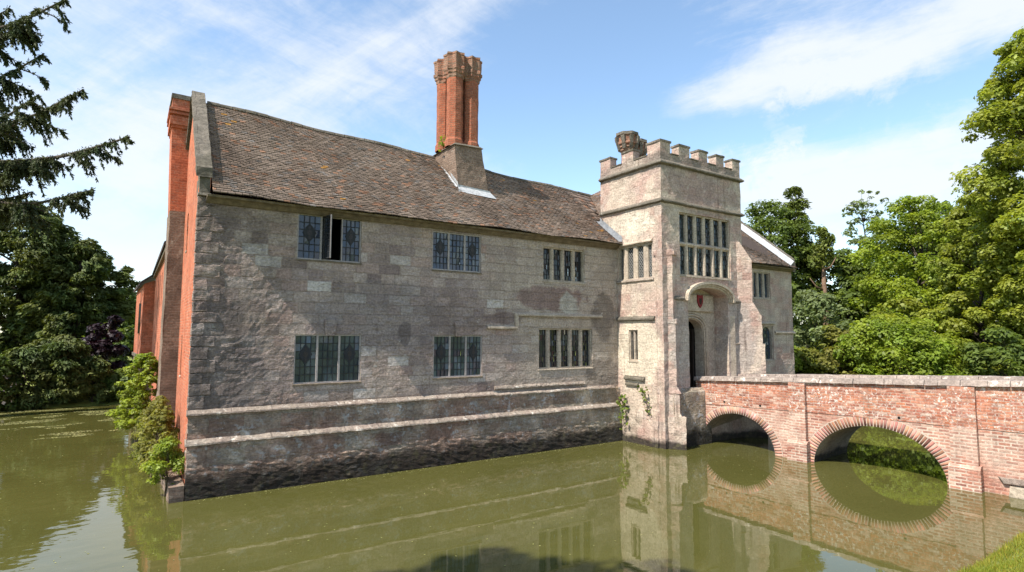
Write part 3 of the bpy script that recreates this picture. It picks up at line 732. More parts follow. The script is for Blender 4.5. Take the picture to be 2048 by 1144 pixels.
mb.box(dx0-.3, yb-.075, dt+.28, dx1+.34, yb+.02, dt+.36)
mb.build('door_surround', M['trim'], HOUSE, smooth=True)
mb = MB(); mb.box(dx0-.05, yb+.9, 1.5, dx1+.05, yb+1.0, dt+.1); mb.box(dx0-.2, yb+.351, 1.5, dx0, yb+.9, dt+.1); mb.box(dx1, yb+.351, 1.5, dx1+.2, yb+.9, dt+.1)
mb.build('doorway', M['black'], HOUSE)
mb = MB()
for k in range(5): mb.box(dx1-.10-.0*k, yb+.38+k*.11, 1.56, dx1-.03, yb+.485+k*.11, dt-.35)
mb.build('door', M['darkwood'], HOUSE)
mb = MB(); mb.box(14.9, yb-.11, 4.60, 16.9, yb-.001, 5.2); ap = mb.build('armorial_panel', M['trim'], HOUSE, rough=.008, cell=.15, bevel=.012)
mb = MB(); sp = [(-.15,.23), (0,.20), (.15,.23), (.155,-.02), (.09,-.17), (0,-.26), (-.09,-.17), (-.155,-.02)]
mb.prism([(16.12+x, yb-.111, 4.98+z) for x, z in sp], (0,-.035,0)); mb.prism([(16.12+x*.45, yb-.1465, 4.97+z*.5) for x, z in sp], (0,-.006,0), 1)
mb.build('shield', [M['shield'], M['darkwood']], ap)
# sunlit splayed jamb on the east side of the porch
mb = MB(); mb.prism([(17.09,TYF+.02,1.55), (17.42,TYF-.05,1.55), (17.42,TYF+.1,1.55), (17.09,TYF+.3,1.55)], (0,0,2.9)); mb.build('porch_jamb', M['trim'], HOUSE, rough=.008, cell=.2)
# arched hood over the porch
mb = MB(); prof_r = []
ts = np.linspace(-.06, math.pi+.06, 25)
def hood(hw_, zr, d0, d1, w):
    P_ = lambda t, r, d: (cx+.02-(hw_+r)*math.cos(t), TYF-d, 4.98+(zr+r)*math.sin(t)**.9 if 0 < t < math.pi else 4.98-.05)
    for a, b in zip(ts, ts[1:]):
        mb.hexa([P_(a,0,d0), P_(b,0,d0), P_(b,0,d1), P_(a,0,d1)], [P_(a,w,d0), P_(b,w,d0), P_(b,w,d1), P_(a,w,d1)])
hood(1.10, .45, -.02, .05, .07); hood(1.17, .51, -.02, .10, .06); hood(1.23, .57, -.02, .17, .09)
mb.build('hood_mould', M['trim'], HOUSE, flip=True, smooth=False)
# strings round the tower
def string(z, h, pr, name='string_course', mat='cope', x0=TX0, x1=TX1, back=TYB, rough=.012):
    mb = MB(); pr_ = [(0,h), (pr*.35,h*.85), (pr,h*.3), (pr,0), (pr*.5,-h*.2), (0,-h*.3)]
    pts = [[(x0-d, back, z+q), (x0-d, TYF-d, z+q), (x1+d, TYF-d, z+q), (x1+d, back, z+q)] for d, q in pr_]
    for a, b in zip(pts, pts[1:]):
        for k in range(3): mb.face([a[k], a[k+1], b[k+1], b[k]])
    return mb.build(name, M[mat], HOUSE, rough=rough, cell=.12, nscale=5.)
string(8.28, .13, .10); string(9.62, .14, .11)
mb = MB(); dq = [(0,.10), (.03,.09), (.09,.02), (.09,-.03), (0,-.06)]
def lstring(z, ya, yb_, name='string_course', mat='course', x=TX0, sc=1.):
    mb = MB(); mb.prism([(x+.04, yb_, z+.10*sc)]+[(x-d*sc, yb_, z+q*sc) for d, q in dq]+[(x+.04, yb_, z-.06*sc)], (0, ya-yb_, 0)); return mb.build(name, M[mat], HOUSE, rough=.012, cell=.1, nscale=5.)
lstring(4.29, .03, -1.80, mat='cope'); lstring(6.985, -.02, -1.74, mat='trim', sc=.7)
lstring(2.20, -.35, -1.30, 'ledge', 'cope'); lstring(1.99, -.40, -1.0, 'ledge', 'cope', sc=.8); lstring(5.64, .02, -1.78, 'ledge', 'course', sc=.6)
for a, b in ((13.95,14.62), (17.34,18.1)):
    mb = MB(); mb.prism([(a, TYF+.02, 5.10)]+[(a, TYF-d, 4.98+q) for d, q in dq]+[(a, TYF+.02, 4.92)], (b-a,0,0)); mb.build('string_course', M['cope'], HOUSE, rough=.01, cell=.1)
mb = MB(); mb.prism([(17.40, TYF+.02, 3.50)]+[(17.40, TYF-d*.5, 3.42+q*.5) for d, q in dq]+[(17.40, TYF+.02, 3.36)], (.75,0,0)); mb.build('string_course', M['trim'], HOUSE, rough=.01, cell=.1)
# lower offset of the front wall, left of the bridge
mb = MB(); mb.prism([(13.9,TYF+.05,1.95), (13.9,TYF-.05,1.93), (13.9,TYF-.13,1.80), (13.9,TYF-.14,-.6), (13.9,TYF+.05,-.6)], (1.9,0,0)); mb.build('tower_plinth', M['plinth'], HOUSE, rough=.02, cell=.14)
# plinth bulge of the tower's west foot
mb = MB(); mb.prism([(TX0+.05,.0,1.25), (TX0-.02,.0,1.22), (TX0-.05,.0,.9), (TX0-.07,.0,-.6), (TX0+.05,.0,-.6)], (0,-1.9,0)); mb.build('tower_plinth', M['tower'], HOUSE, rough=.035, cell=.12, nscale=3.5)
# battlements
def merlons(mb, cap):
    for y0, y1 in ((.30,.85), (-.88,-.33), (-2.15,-1.56)):
        obox(mb, (0,0,0), X, Y, TX0, TX0+.32, y0, y1, 10.0, 10.38); obox(cap, (0,0,0), X, Y, TX0-.03, TX0+.35, y0-.03, y1+.03, 10.382, 10.45)
    for x0, x1 in ((13.921,14.11), (14.56,15.12), (15.62,16.12), (16.62,17.07), (17.60,18.05)):
        obox(mb, (0,0,0), X, Y, x0, x1, TYF, TYF+.32, 10.0, 10.38); obox(cap, (0,0,0), X, Y, x0-(.03 if x0 > 14 else -.031), x1+.03, TYF-.03, TYF+.35, 10.382, 10.45)
    for y0, y1 in ((.30,.85), (-.88,-.33)):
        obox(mb, (0,0,0), X, Y, TX1-.32, TX1, y0, y1, 10.0, 10.38)
mb = MB(); cap = MB()
mb.box(TX0,TYF,9.70,TX0+.32,TYB,10.0); mb.box(TX0+.32,TYF,9.70,TX1-.32,TYF+.32,10.0); mb.box(TX1-.32,TYF,9.70,TX1,TYB,10.0); mb.box(TX0+.32,TYB-.32,9.70,TX1-.32,TYB,10.0)
for y0, y1 in ((-.33,.30), (-1.56,-.88)): cap.box(TX0-.025, y0+.03, 10.001, TX0+.34, y1-.03, 10.04)
for x0, x1 in ((14.11,14.56), (15.12,15.62), (16.12,16.62), (17.07,17.60)): cap.box(x0+.03, TYF-.025, 10.001, x1-.03, TYF+.34, 10.04)
merlons(mb, cap)
bt = mb.build('battlements', M['tower'], HOUSE, rough=.014, cell=.14, nscale=4.)
for q in range(0, len(cap.f), 6):
    c_ = MB()
    for f in cap.f[q:q+6]: c_.face([cap.v[i] for i in f])
    c_.build('merlon_cap', M['cope'], bt, rough=.010, cell=.14, nscale=5.)
# diagonal buttresses
def buttress(stages, mat):
    mb = MB()
    for (poly, z0, z1) in stages:
        mb.prism([(x, y, z0) for x, y in poly], (0,0,z1-z0))
    return mb
mb = MB()
def stage(mb, A, B, C, D, z0, z1, A2=None, B2=None):
    A2 = A2 or A; B2 = B2 or B
    mb.hexa([(*A,z0), (*B,z0), (*C,z0), (*D,z0)], [(*A2,z1), (*B2,z1), (*C,z1), (*D,z1)])
Cc, Dd = (14.55,-2.05), (13.7,-1.6)
stage(mb, (13.55,-1.85), (14.07,-2.62), Cc, Dd, -.6, 1.05)
stage(mb, (13.57,-1.87), (14.05,-2.48), Cc, Dd, 1.05, 1.18, (13.575,-1.875), (14.03,-2.40))
stage(mb, (13.575,-1.875), (14.03,-2.40), Cc, Dd, 1.18, 1.80)
stage(mb, (13.56,-1.86), (14.04,-2.46), Cc, Dd, 1.80, 2.0, (13.58,-1.88), (14.0,-2.36))
stage(mb, (13.58,-1.88), (13.99,-2.33), Cc, Dd, 2.0, 4.12)
stage(mb, (13.565,-1.865), (14.0,-2.37), Cc, Dd, 4.12, 4.28)
stage(mb, (13.58,-1.88), (13.96,-2.27), Cc, Dd, 4.28, 6.45)
stage(mb, (13.54,-1.84), (13.99,-2.33), Cc, Dd, 6.45, 6.58)
stage(mb, (13.58,-1.88), (13.94,-2.25), Cc, Dd, 6.58, 6.95, (13.70,-2.05), (13.78,-2.12))
mb.build('buttress', M['tower'], HOUSE, rough=.02, cell=.12, nscale=4.)
mb = MB(); Ce, De = (18.0,-1.5), (17.75,-2.05)
# east buttress, stepping out towards the water
def est(z0, z1, t0, t1=None):
    t1 = t0 if t1 is None else t1
    w = .27; e_ = Vector((1,-1,0)).normalized(); s_ = Vector((-1,-1,0)).normalized(); c = Vector((18.0,-2.08,0))
    q = lambda t, s: tuple((c+e_*t+s_*s*w)[:2])
    mb.hexa([(*q(-.35,1),z0), (*q(t0,1),z0), (*q(t0,-1),z0), (*q(-.35,-1),z0)], [(*q(-.35,1),z1), (*q(t1,1),z1), (*q(t1,-1),z1), (*q(-.35,-1),z1)])
est(-.6, 3.42, .74); est(3.42, 4.45, .66); est(4.45, 4.95, .66, .38); est(4.95, 6.55, .36); est(6.55, 7.25, .36, -.05)
mb.build('buttress', M['tower'], HOUSE, rough=.02, cell=.13, nscale=4., seed=2.)
# lead flashing where the main roof meets the tower
mb = MB()
for k in range(9):
    y0 = -.30+k*.13; z0 = roof_pt(13.5, (y0+.36)/3.26).z+.05
    mb.face([(13.578, y0, z0-.03), (13.578, y0+.13, z0+.10), (13.578, y0+.13, z0+.30), (13.578, y0, z0+.17)])
    mb.face([(13.40, y0, z0-.005), (13.40, y0+.13, z0+.125), (13.577, y0+.13, z0+.14), (13.577, y0, z0+.01)])
mb.build('lead_flashing', M['leadgrey'], HOUSE, flip=False)
# side wing mouldings
for x0, x1, z in ((21.6,23.5,4.28), (23.5,25.1,3.86)):
    mb = MB(); xprof(mb, [(.05,z+.07), (-.01,z+.065), (-.09,z), (-.09,z-.045), (.05,z-.06)], x0, x1); mb.build('drip_mould', M['trim'], HOUSE, rough=.01, cell=.12)
# chimney with star caps rising behind the battlements
for i, (cx_, cy_) in enumerate(((16.80,2.55), (17.62,2.75))):
    mb = MB(); r0 = .29
    prof = [(r0,8.5), (r0,11.78), (r0+.06,11.84), (r0+.06,11.94), (r0+.13,11.98), (r0+.13,12.08), (r0+.2,12.12), (r0+.2,12.2), (r0+.16,12.24), (r0+.16,12.48), (r0+.22,12.5), (r0+.2,12.60), (.1,12.62)]
    if i: prof = [(r*.9, z-.12) for r, z in prof]
    rings = [oct_pts(cx_, cy_, r, z) for r, z in prof]
    for a, b in zip(rings, rings[1:]):
        for k in range(8): mb.face([a[k], a[(k+1) % 8], b[(k+1) % 8], b[k]])
    sh = mb.build('chimney_shaft', M['capbrick'], HOUSE, rough=.02, cell=.16, nscale=4., seed=9.+i)
    mb = MB()
    for k in range(8):
        a = math.pi/8+k*math.pi/4; d = Vector((math.cos(a), math.sin(a), 0)); t_ = Vector((-d.y, d.x, 0)); zo = -.12*i
        for e0, e1, za, zb in ((.06,.12,11.9,12.1), (.13,.22,12.101,12.45)):
            c = Vector((cx_, cy_, 0))+d*((r0+e0)*(.9 if i else 1)); c1 = Vector((cx_, cy_, 0))+d*((r0+e1)*(.9 if i else 1))
            q = lambda c_, w_, z_: [tuple(c_+d*x*.06+t_*y*w_+Vector((0,0,z_+zo))) for x, y in ((-1,-1),(1,-1),(1,1),(-1,1))]
            mb.hexa(q(c, .06, za), q(c1, .09, zb))
    for r, z0, z1 in ((r0+.23, 12.505-.12*i, 12.60-.12*i),):
        mb.prism(oct_pts(cx_, cy_, r*(.9 if i else 1)+.005, z0), (0,0,z1-z0+.03))
    mb.build('chimney_cap', M['cope'], sh, rough=.02, cell=.12)

# ---------------------------------------------------------------- west range behind, red brick
mb = MB(); WX = -.30
wins = [(-9.9,-9.5,4.75,6.0), (-11.3,-10.9,4.75,6.0), (-13.3,-12.9,4.75,6.0), (-11.0,-10.6,2.2,3.4), (-14.4,-14.0,2.2,3.4)]
wall(mb, (WX,0,0), LU, LN, -17.5, -5.62, -.6, 6.6, wins, .15)
mb.build('range_wall', M['redbrick'], HOUSE, cell=.6)
for h in wins: window((WX,0,0), LU, LN, *h, 1, 'stone', glass='glass_black', sill=False)
mb = MB()
mb.face([(-.75,17.5,2.55), (WX,17.5,2.55), (WX,17.5,6.3), (-.75,17.5,6.1)]); mb.face([(-.75,17.5,2.55), (-.75,17.5,6.1), (-1.0,23.5,6.1), (-1.0,23.5,2.55)])
bw = mb.build('bay_wall', M['redbrick'], HOUSE, flip=False)
mb = MB(); mb.face([(-.75,17.5,-.6), (WX,17.5,-.6), (WX,17.5,2.55), (-.75,17.5,2.55)]); mb.face([(-.75,17.5,-.6), (-.75,17.5,2.55), (-1.0,23.5,2.55), (-1.0,23.5,-.6)]); mb.build('bay_foot', M['stackbase'], HOUSE, flip=False)
mb = MB(); mb.hexa([(-.82,17.42,2.5), (WX,17.42,2.5), (WX,23.5,2.5), (-1.08,23.5,2.5)], [(-.82,17.42,2.66), (WX,17.42,2.66), (WX,23.5,2.66), (-1.08,23.5,2.66)]); mb.build('string_course', M['cope'], HOUSE)
mb = MB()
mb.box(-.9,18.8,3.7,-.79,19.5,5.2); mb.build('window', M['glass_black'], HOUSE)
mb = MB(); mb.box(-.93,18.6,.6,-.80,19.3,2.1); mb.build('window', M['glass_black'], HOUSE)
mb = MB(); mb.hexa([(-.45,5.65,6.5), (3.0,5.65,9.2), (3.0,17.6,9.2), (-.45,17.6,6.5)], [(-.45,5.65,6.62), (3.0,5.65,9.32), (3.0,17.6,9.32), (-.45,17.6,6.62)])
mb.hexa([(-.92,17.35,6.06), (2.6,17.35,8.9), (2.6,23.7,8.9), (-1.15,23.7,6.0)], [(-.92,17.35,6.18), (2.6,17.35,9.0), (2.6,23.7,9.0), (-1.15,23.7,6.12)])
mb.build('range_roof', M['tileground'], HOUSE)
mb = MB(); mb.box(WX-.1,5.65,6.38,WX+.02,17.5,6.52); mb.build('eaves_coving', M['timber'], HOUSE)

# ------------------------------------------------------------------ brick bridge
BR = empty('brick_bridge', (15.9,-6,0), 'red brick arched bridge with stone coping crossing the moat to the gate tower', 'bridge')
BR_O = Vector((15.5,-2.05,0)); BT = Vector((.0905,-.9959,0)).normalized(); BN = Vector((BT.y, -BT.x, 0))   # BN points west, to the water side
if BN.x > 0: BN = -BN
OFF = Vector((15.9,-6,0))
def bP(u, d, z): return tuple(BR_O+BT*u+BN*d+Vector((0,0,z))-OFF)
WID = 2.35; UEND = 12.6
ARCH = [(1.33,1.30,1.17), (5.42,1.62,1.27)]
def intr(u):
    for c, h, r in ARCH:
        if abs(u-c) < h: return r*math.sqrt(max(0, 1-((u-c)/h)**2))
    return None
def crs(u): return 1.36+.025*u if u < 4 else 1.46+.008*(u-4)
def copz(u): return 2.16+.047*u
us = set(np.linspace(-.12, UEND, 90).tolist())
for c, h, r in ARCH:
    us |= {c+h*math.cos(t) for t in np.linspace(0, math.pi, 33)}
us = sorted(us)
mb = MB()
for a, b in zip(us, us[1:]):
    if b-a < 1e-5: continue
    m_ = (a+b)/2; za = zb = -.6
    if intr(m_) is not None: za, zb = (intr(a) or 0.)-.02, (intr(b) or 0.)-.02
    mb.face([bP(a,0,za), bP(b,0,zb), bP(b,0,crs(b)), bP(a,0,crs(a))])
    mb.face([bP(a,-WID,za), bP(a,-WID,crs(a)), bP(b,-WID,crs(b)), bP(b,-WID,zb)])
mb.build('spandrel_wall', M['bridge'], BR, flip=False)
mb = MB()
for c, h, r in ARCH:
    tt = np.linspace(0, math.pi, 33)
    pr = [(c+h, -.6)]+[(c+h*math.cos(t), r*math.sin(t)-.02) for t in tt]+[(c-h, -.6)]
    for (a, za), (b, zb) in zip(pr, pr[1:]): mb.face([bP(a,0,za), bP(b,0,zb), bP(b,-WID,zb), bP(a,-WID,za)])
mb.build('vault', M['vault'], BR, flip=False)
for ai, (c, h, r) in enumerate(ARCH):    # radial brick rings, one brick at a time
    V, F, T = [], [], []
    mo = MB()
    per = math.pi*math.sqrt((h*h+r*r)/2); n = int(per/.078)
    # equal arc steps
    tt = np.linspace(0, math.pi, 400); px_ = c+h*np.cos(tt); pz_ = r*np.sin(tt)-.02
    s = np.concatenate([[0], np.cumsum(np.hypot(np.diff(px_), np.diff(pz_)))]); sk = np.linspace(0, s[-1], n+1)
    tk = np.interp(sk, s, tt)
    dep = .27 if ai else .23
    for t0, t1 in zip(tk, tk[1:]):
        g = .14
        ta, tb = t0+(t1-t0)*g, t1-(t1-t0)*g
        def q(t, e): 
            nx, nz_ = math.cos(t)/h, math.sin(t)/r; l = math.hypot(nx, nz_); return c+h*math.cos(t)+nx/l*e, r*math.sin(t)-.02+nz_/l*e
        o = .012+random.uniform(-.004, .006); L = dep*random.uniform(.93, 1.03)
        c1, c2, c3, c4_ = q(ta, .004), q(tb, .004), q(tb, L), q(ta, L)
        k = len(V)
        for (u_, z_) in (c1, c2, c3, c4_): V.append(bP(u_, o, z_))
        for (u_, z_) in (c1, c2, c3, c4_): V.append(bP(u_, -.05, z_))
        F += [[k+3,k+2,k+1,k], [k,k+1,k+5,k+4], [k+1,k+2,k+6,k+5], [k+2,k+3,k+7,k+6], [k+3,k,k+4,k+7]]
        gcol = max(.35, random.gauss(.95, .28)); T += [(gcol, gcol*random.uniform(.85,1.1), gcol*random.uniform(.85,1.1))]*8
    raw_mesh('arch_ring', np.array(V), np.array(F), M['voussoir'], BR, np.array(T))
    mb = MB()
    for t0, t1 in zip(tk, tk[1:]):
        mb.face([bP(q(t0,0)[0], .004, q(t0,0)[1]), bP(q(t1,0)[0], .004, q(t1,0)[1]), bP(q(t1,dep+.02)[0], .004, q(t1,dep+.02)[1]), bP(q(t0,dep+.02)[0], .004, q(t0,dep+.02)[1])])
    mb.build('arch_mortar', M['mortar'], BR, flip=False)
mb = MB(); us2 = np.linspace(-.12, UEND, 60)
for a, b in zip(us2, us2[1:]):
    for d0, d1 in ((.018,-.34), (-WID+.34,-WID-.018)):
        mb.face([bP(a,d0,crs(a)), bP(b,d0,crs(b)), bP(b,d0,copz(b)), bP(a,d0,copz(a))]); mb.face([bP(a,d1,crs(a)), bP(a,d1,copz(a)), bP(b,d1,copz(b)), bP(b,d1,crs(b))])
    mb.face([bP(a,.018,crs(a)), bP(a,-.02,crs(a)), bP(b,-.02,crs(b)), bP(b,.018,crs(b))])
for d0, d1 in ((.018,-.34), (-WID+.34,-WID-.018)): mb.face([bP(-.12,d0,1.3), bP(-.12,d1,1.3), bP(-.12,d1,copz(-.12)), bP(-.12,d0,copz(-.12))])
mb.build('parapet', M['parapet'], BR, rough=.006, cell=.2, flip=False)
for d0, d1 in ((.10,-.40), (-WID+.40,-WID-.10)):
    mb = MB(); u = -.17
    while u < UEND:
        L = random.uniform(.7, 1.15); v = min(u+L, UEND)
        z0, z1 = copz(u), copz(v); j = random.uniform(-.006, .006)
        mb.hexa([bP(u+.006,d1,z0+.001), bP(v-.006,d1,z1+.001), bP(v-.006,d0,z1+.001), bP(u+.006,d0,z0+.001)], [bP(u+.006,d1+.05,z0+.135+j), bP(v-.006,d1+.05,z1+.135+j), bP(v-.006,d0-.05,z1+.135+j), bP(u+.006,d0-.05,z0+.135+j)])
        u = v
    mb.build('coping', M['cope_b'] if 'cope_b' in M else masonry('bridge_coping', (.26,.205,.18), (.35,.285,.245), (.15,.125,.11), 1., .5, .008, blotch=(.20,.165,.15), blotch_amt=.6, pale=(.62,.55,.48), pale_amt=.8, pale_th=.54, dark=(.13,.10,.09), lichen=.2, bump=.8, bdist=.02), BR, rough=.012, cell=.11, nscale=6.)
for (a, b) in ((3.18,3.66), (7.18,7.72)):
    mb = MB()
    def pl(z0, z1, e, p, p2=None):
        p2 = p if p2 is None else p2
        mb.hexa([bP(a-e,-.05,z0), bP(b+e,-.05,z0), bP(b+e,p,z0), bP(a-e,p,z0)], [bP(a-e,-.05,z1), bP(b+e,-.05,z1), bP(b+e,p2,z1), bP(a-e,p2,z1)])
    pl(-.6, .52, .05, .26); pl(.52, .60, .05, .26, .17); pl(.60, crs(a)+.0, 0, .165)
    pr_ = mb.build('pier', M['bridge'], BR, rough=.006, cell=.2)
    mb = MB(); pl(crs(a)+.001, copz(a)-.002, .004, .155); mb.build('pier_head', M['parapet'], pr_, rough=.006, cell=.2)
mb = MB(); mb.hexa([bP(-.1,-.34,1.45), bP(UEND,-.34,1.45), bP(UEND,-WID+.34,1.45), bP(-.1,-WID+.34,1.45)], [bP(-.1,-.34,1.55), bP(UEND,-.34,1.75), bP(UEND,-WID+.34,1.75), bP(-.1,-WID+.34,1.55)])
mb.build('deck', M['mortar'], BR)
mb = MB(); mb.hexa([bP(8.22,-.05,-.5), bP(8.75,-.05,-.5), bP(8.75,.16,-.5), bP(8.22,.16,-.5)], [bP(8.24,-.05,.24), bP(8.73,-.05,.26), bP(8.70,.13,.22), bP(8.26,.13,.22)])
mb.build('footing_stone', M['trim'], BR, rough=.03, cell=.1, nscale=5.)
mb = MB(); mb.hexa([bP(8.05,-.05,.29), bP(9.3,-.05,.29), bP(9.3,.09,.29), bP(8.15,.09,.29)], [bP(8.0,-.05,.42), bP(9.3,-.05,.42), bP(9.3,.06,.40), bP(8.1,.06,.40)])
mb.build('footing_stone', M['course'], BR, rough=.02, cell=.1, nscale=5.)
mb = MB()
for u_, z_ in ((.95,1.50), (2.2,1.50), (6.05,1.56)): mb.tube([bP(u_,.0255,z_), bP(u_,-.05,z_)], .036, 8)
mb.build('weep_hole', M['black'], BR)

# ------------------------------------------------------------------ stone ledge at the foot of the gable
mb = MB(); mb.prism([(-.33,-.24,-.6), (-.31,-.24,.33), (-.02,-.24,.36), (-.02,-.24,-.6)], (-.22,10.4,0))
tag(mb.build('ledge_wall', M['stackbase'], None, rough=.04, cell=.14, nscale=3.), 'low crumbling ledge of stone along the waterline below the red brick gable', 'ledge')

# ------------------------------------------------------------------ ground and water
def sstep(a, b, x): t = np.clip((x-a)/(b-a), 0, 1); return t*t*(3-2*t)
def ground_h(x, y):
    wob = .35*np.sin(x*.7)+.25*np.sin(x*1.9+1)
    wob2 = .4*np.sin(y*.6)+.2*np.sin(y*1.7)
    dn = (-11.12-.07*np.clip(x-9.,0,6)-.15*np.sin(x*.8))-y          # near bank, rising towards the camera
    df = y-(21.4+.25*wob)
    dw = (-8.6+.4*wob2)-x
    de = x-(27.2+.5*wob2)
    north_e = np.where(x > 25.6, y-30., -50.)
    d = np.maximum.reduce([dn, np.where(x < 25.6, df, -50), dw, de, north_e])
    h = np.where(d < 0, np.maximum(-1.3, d*.9), 0)
    near = dn >= np.maximum.reduce([df, dw, de])
    up = np.where(near, np.minimum(d*.62, 1.7+.03*d), .22*(1-np.exp(-np.maximum(d,0)*2.))+np.minimum(.035*np.maximum(d,0), 1.6))
    h = np.where(d >= 0, up, h)
    return h+.03*np.sin(x*2.1)*np.sin(y*1.7)*(d > .3)
gx = np.concatenate([[-900,-500,-250,-120,-80], np.arange(-50, 70, .45), [75,90,120,200,350,600,1000]])
gy = np.concatenate([[-900,-500,-250,-120,-60], np.arange(-30, 50, .45), [55,65,80,110,160,250,500,900]])
GX, GY = np.meshgrid(gx, gy, indexing='ij'); GZ = ground_h(GX, GY)
nx_, ny_ = GX.shape; idx = np.arange(nx_*ny_).reshape(nx_, ny_)
F = np.stack([idx[:-1,:-1], idx[1:,:-1], idx[1:,1:], idx[:-1,1:]], -1).reshape(-1, 4)
g = raw_mesh('ground', np.stack([GX, GY, GZ], -1).reshape(-1, 3), F, M['ground'], smooth=True); g['kind'] = 'structure'
me = bpy.data.meshes.new('water'); me.from_pydata([(-60,-14,0), (45,-14,0), (45,34,0), (-60,34,0)], [], [(0,1,2,3)]); me.materials.append(M['water'])
w = link('water', me); w['kind'] = 'structure'

# ------------------------------------------------------------------ foliage
def unit(a): return a/np.maximum(np.linalg.norm(a, axis=1, keepdims=True), 1e-9)
def leaf_quads(C, Nrm, size, rng, aspect=.55, dirs=None, fold=.15):
    n = len(C); Nrm = unit(Nrm)
    t = unit(np.cross(Nrm, rng.normal(size=(n,3)))) if dirs is None else unit(dirs)
    if dirs is not None: Nrm = unit(Nrm-(Nrm*t).sum(1, keepdims=True)*t)
    b = np.cross(Nrm, t)
    s = (size*rng.uniform(.5, 1.5, n))[:, None]
    A = C-t*s*.5; B = C+b*s*aspect*.5+Nrm*s*fold; Cc_ = C+t*s*.5; D = C-b*s*aspect*.5+Nrm*s*fold
    V = np.stack([A, B, Cc_, D], 1).reshape(-1, 3)
    F = np.arange(4*n).reshape(n, 4)
    return V, F

def crown_blobs(H, Rr, base, n, rng, shape='round', rb=(.16,.30)):
    out = []
    while len(out) < n:
        t = rng.uniform(0, 1)
        if shape == 'cone': prof = (1-t)**.85*.95+.04
        elif shape == 'dome': prof = math.sqrt(max(0, 1-t**2.2))
        else: prof = math.sin(math.pi*min(1, (t*.86+.12)))**.6
        a = rng.uniform(0, 2*math.pi); q = rng.uniform(.35, 1.)**.5
        prof *= 1+.22*math.sin(2*a+3*t)+.14*math.sin(5*a-7*t)
        r = Rr*prof*q*.86
        z = base+(H-base)*t
        out.append((r*math.cos(a), r*math.sin(a), z, Rr*rng.uniform(*rb)*(.55+.45*prof)))
    return np.array(out)

def make_tree(name, label, loc, H, Rr, mat, seed, n_blobs=60, per=420, leaf=.24, base=.2, shape='round', rb=(.16,.30), trunk_r=.25, bark='bark', group=None,
              needle=False, droop=0., cat='tree', stem='trunk', wisps=12, lean=(0,0), scale_xy=(1,1)):
    rng = np.random.default_rng(seed)
    root = empty(name, loc, label, cat, group)
    bl = crown_blobs(H, Rr, base*H, n_blobs, rng, shape, rb)
    if wisps:     # outlying sprays that break up the outline
        wv = crown_blobs(H*1.03, Rr*1.16, base*H, wisps, rng, shape, (rb[0]*.35, rb[1]*.45)); bl = np.concatenate([bl, wv])
    bl[:, 0] = bl[:, 0]*scale_xy[0]+lean[0]*bl[:, 2]/H; bl[:, 1] = bl[:, 1]*scale_xy[1]+lean[1]*bl[:, 2]/H
    mb = MB(); top = H*.82 if shape != 'dome' else H*.6
    path = [(lean[0]*k/8*top/H+.04*Rr*math.sin(k*1.3+seed), lean[1]*k/8*top/H+.04*Rr*math.cos(k*1.7+seed), top*k/8-.3*(k == 0)) for k in range(9)]
    mb.tube(path, [trunk_r*(1-.10*k)*(1.3 if k == 0 else 1) for k in range(9)], 8)
    for b in bl[::max(1, len(bl)//36)]:
        zf = max(.12*H, b[2]-.35*math.hypot(b[0], b[1])-.3)
        k = min(8, max(0, zf/top*8)); i = int(min(k, 7)); f = k-i
        p0 = Vector(path[i]).lerp(Vector(path[i+1]), f); p1 = Vector(b[:3])
        md = p0.lerp(p1, .5)+Vector((0,0,.08*(p1-p0).length))
        r = trunk_r*.34*(1-.6*min(1, b[2]/H))
        mb.tube([p0, md, p1], [r, r*.6, r*.2], 5, cap=False)
    mb.build(stem, M[bark], root, smooth=True, flip=False)
    Cs, Ns, Ts, Ds = [], [], [], []
    for b in bl:
        n = max(20, int(per*(b[3]/(Rr*rb[1]))**2*(1.2 if needle else 1)))
        d = unit(rng.normal(size=(n,3)))
        keep = (d[:, 2] > -.25) | (rng.random(n) < .35)
        d = d[keep]; n = len(d)
        rr = b[3]*(.55+.5*rng.random(n)**.6)*(1+.25*np.sin(d[:,0]*5+b[0])*np.cos(d[:,1]*4+b[1]))
        p = b[:3]+d*rr[:, None]*np.array([1.15,1.15,.72])
        Cs.append(p); Ns.append(d*.7+np.array([0,0,.65])+rng.normal(size=(n,3))*.36)
        Ts.append(np.clip(rng.normal(1., .16, n)*rng.uniform(.8, 1.22), .4, 1.8))
        if needle:
            out = unit(np.concatenate([p[:, :2], np.zeros((n,1))], 1)); Ds.append(out+np.array([0,0,-droop])+rng.normal(size=(n,3))*.45)
    C = np.concatenate(Cs); Nn = np.concatenate(Ns); T = np.concatenate(Ts)
    V, F = leaf_quads(C, Nn, leaf, rng, .32 if needle else .62, np.concatenate(Ds) if needle else None)
    raw_mesh('crown' if stem == 'trunk' else 'foliage', V, F, M[mat], root, np.repeat(T, 4))
    return root

# west bank
GW = 'dark yews on the far bank'
make_tree('yew_tree', 'tall dark yew at the left edge, nearest the picture border on the far bank', (-8.6,42.4,1.2), 12.4, 4.3, 'yew', 21, 210, 520, .36, .02, 'round', (.11,.23), .5, needle=True, droop=.35, group=GW, wisps=130)
make_tree('yew_tree', 'dark yew in the middle of the far bank, its crown sloping down to the right', (-4.9,41.2,1.2), 9.6, 3.5, 'yew', 22, 170, 520, .36, .02, 'round', (.11,.23), .42, needle=True, droop=.35, group=GW, wisps=120)
make_tree('yew_tree', 'lower yew with a long pointed spray beside the far end of the brick range', (-3.2,45.9,1.3), 6.0, 1.9, 'yew', 23, 60, 560, .38, .02, 'cone', (.18,.32), .3, needle=True, droop=.3, group=GW, wisps=30)
make_tree('beech_tree', 'small purple copper beech in the shade of the yews', (-2.25,24.5,.4), 4.2, 1.2, 'beech', 24, 44, 420, .20, .05, 'round', (.22,.36), .12)
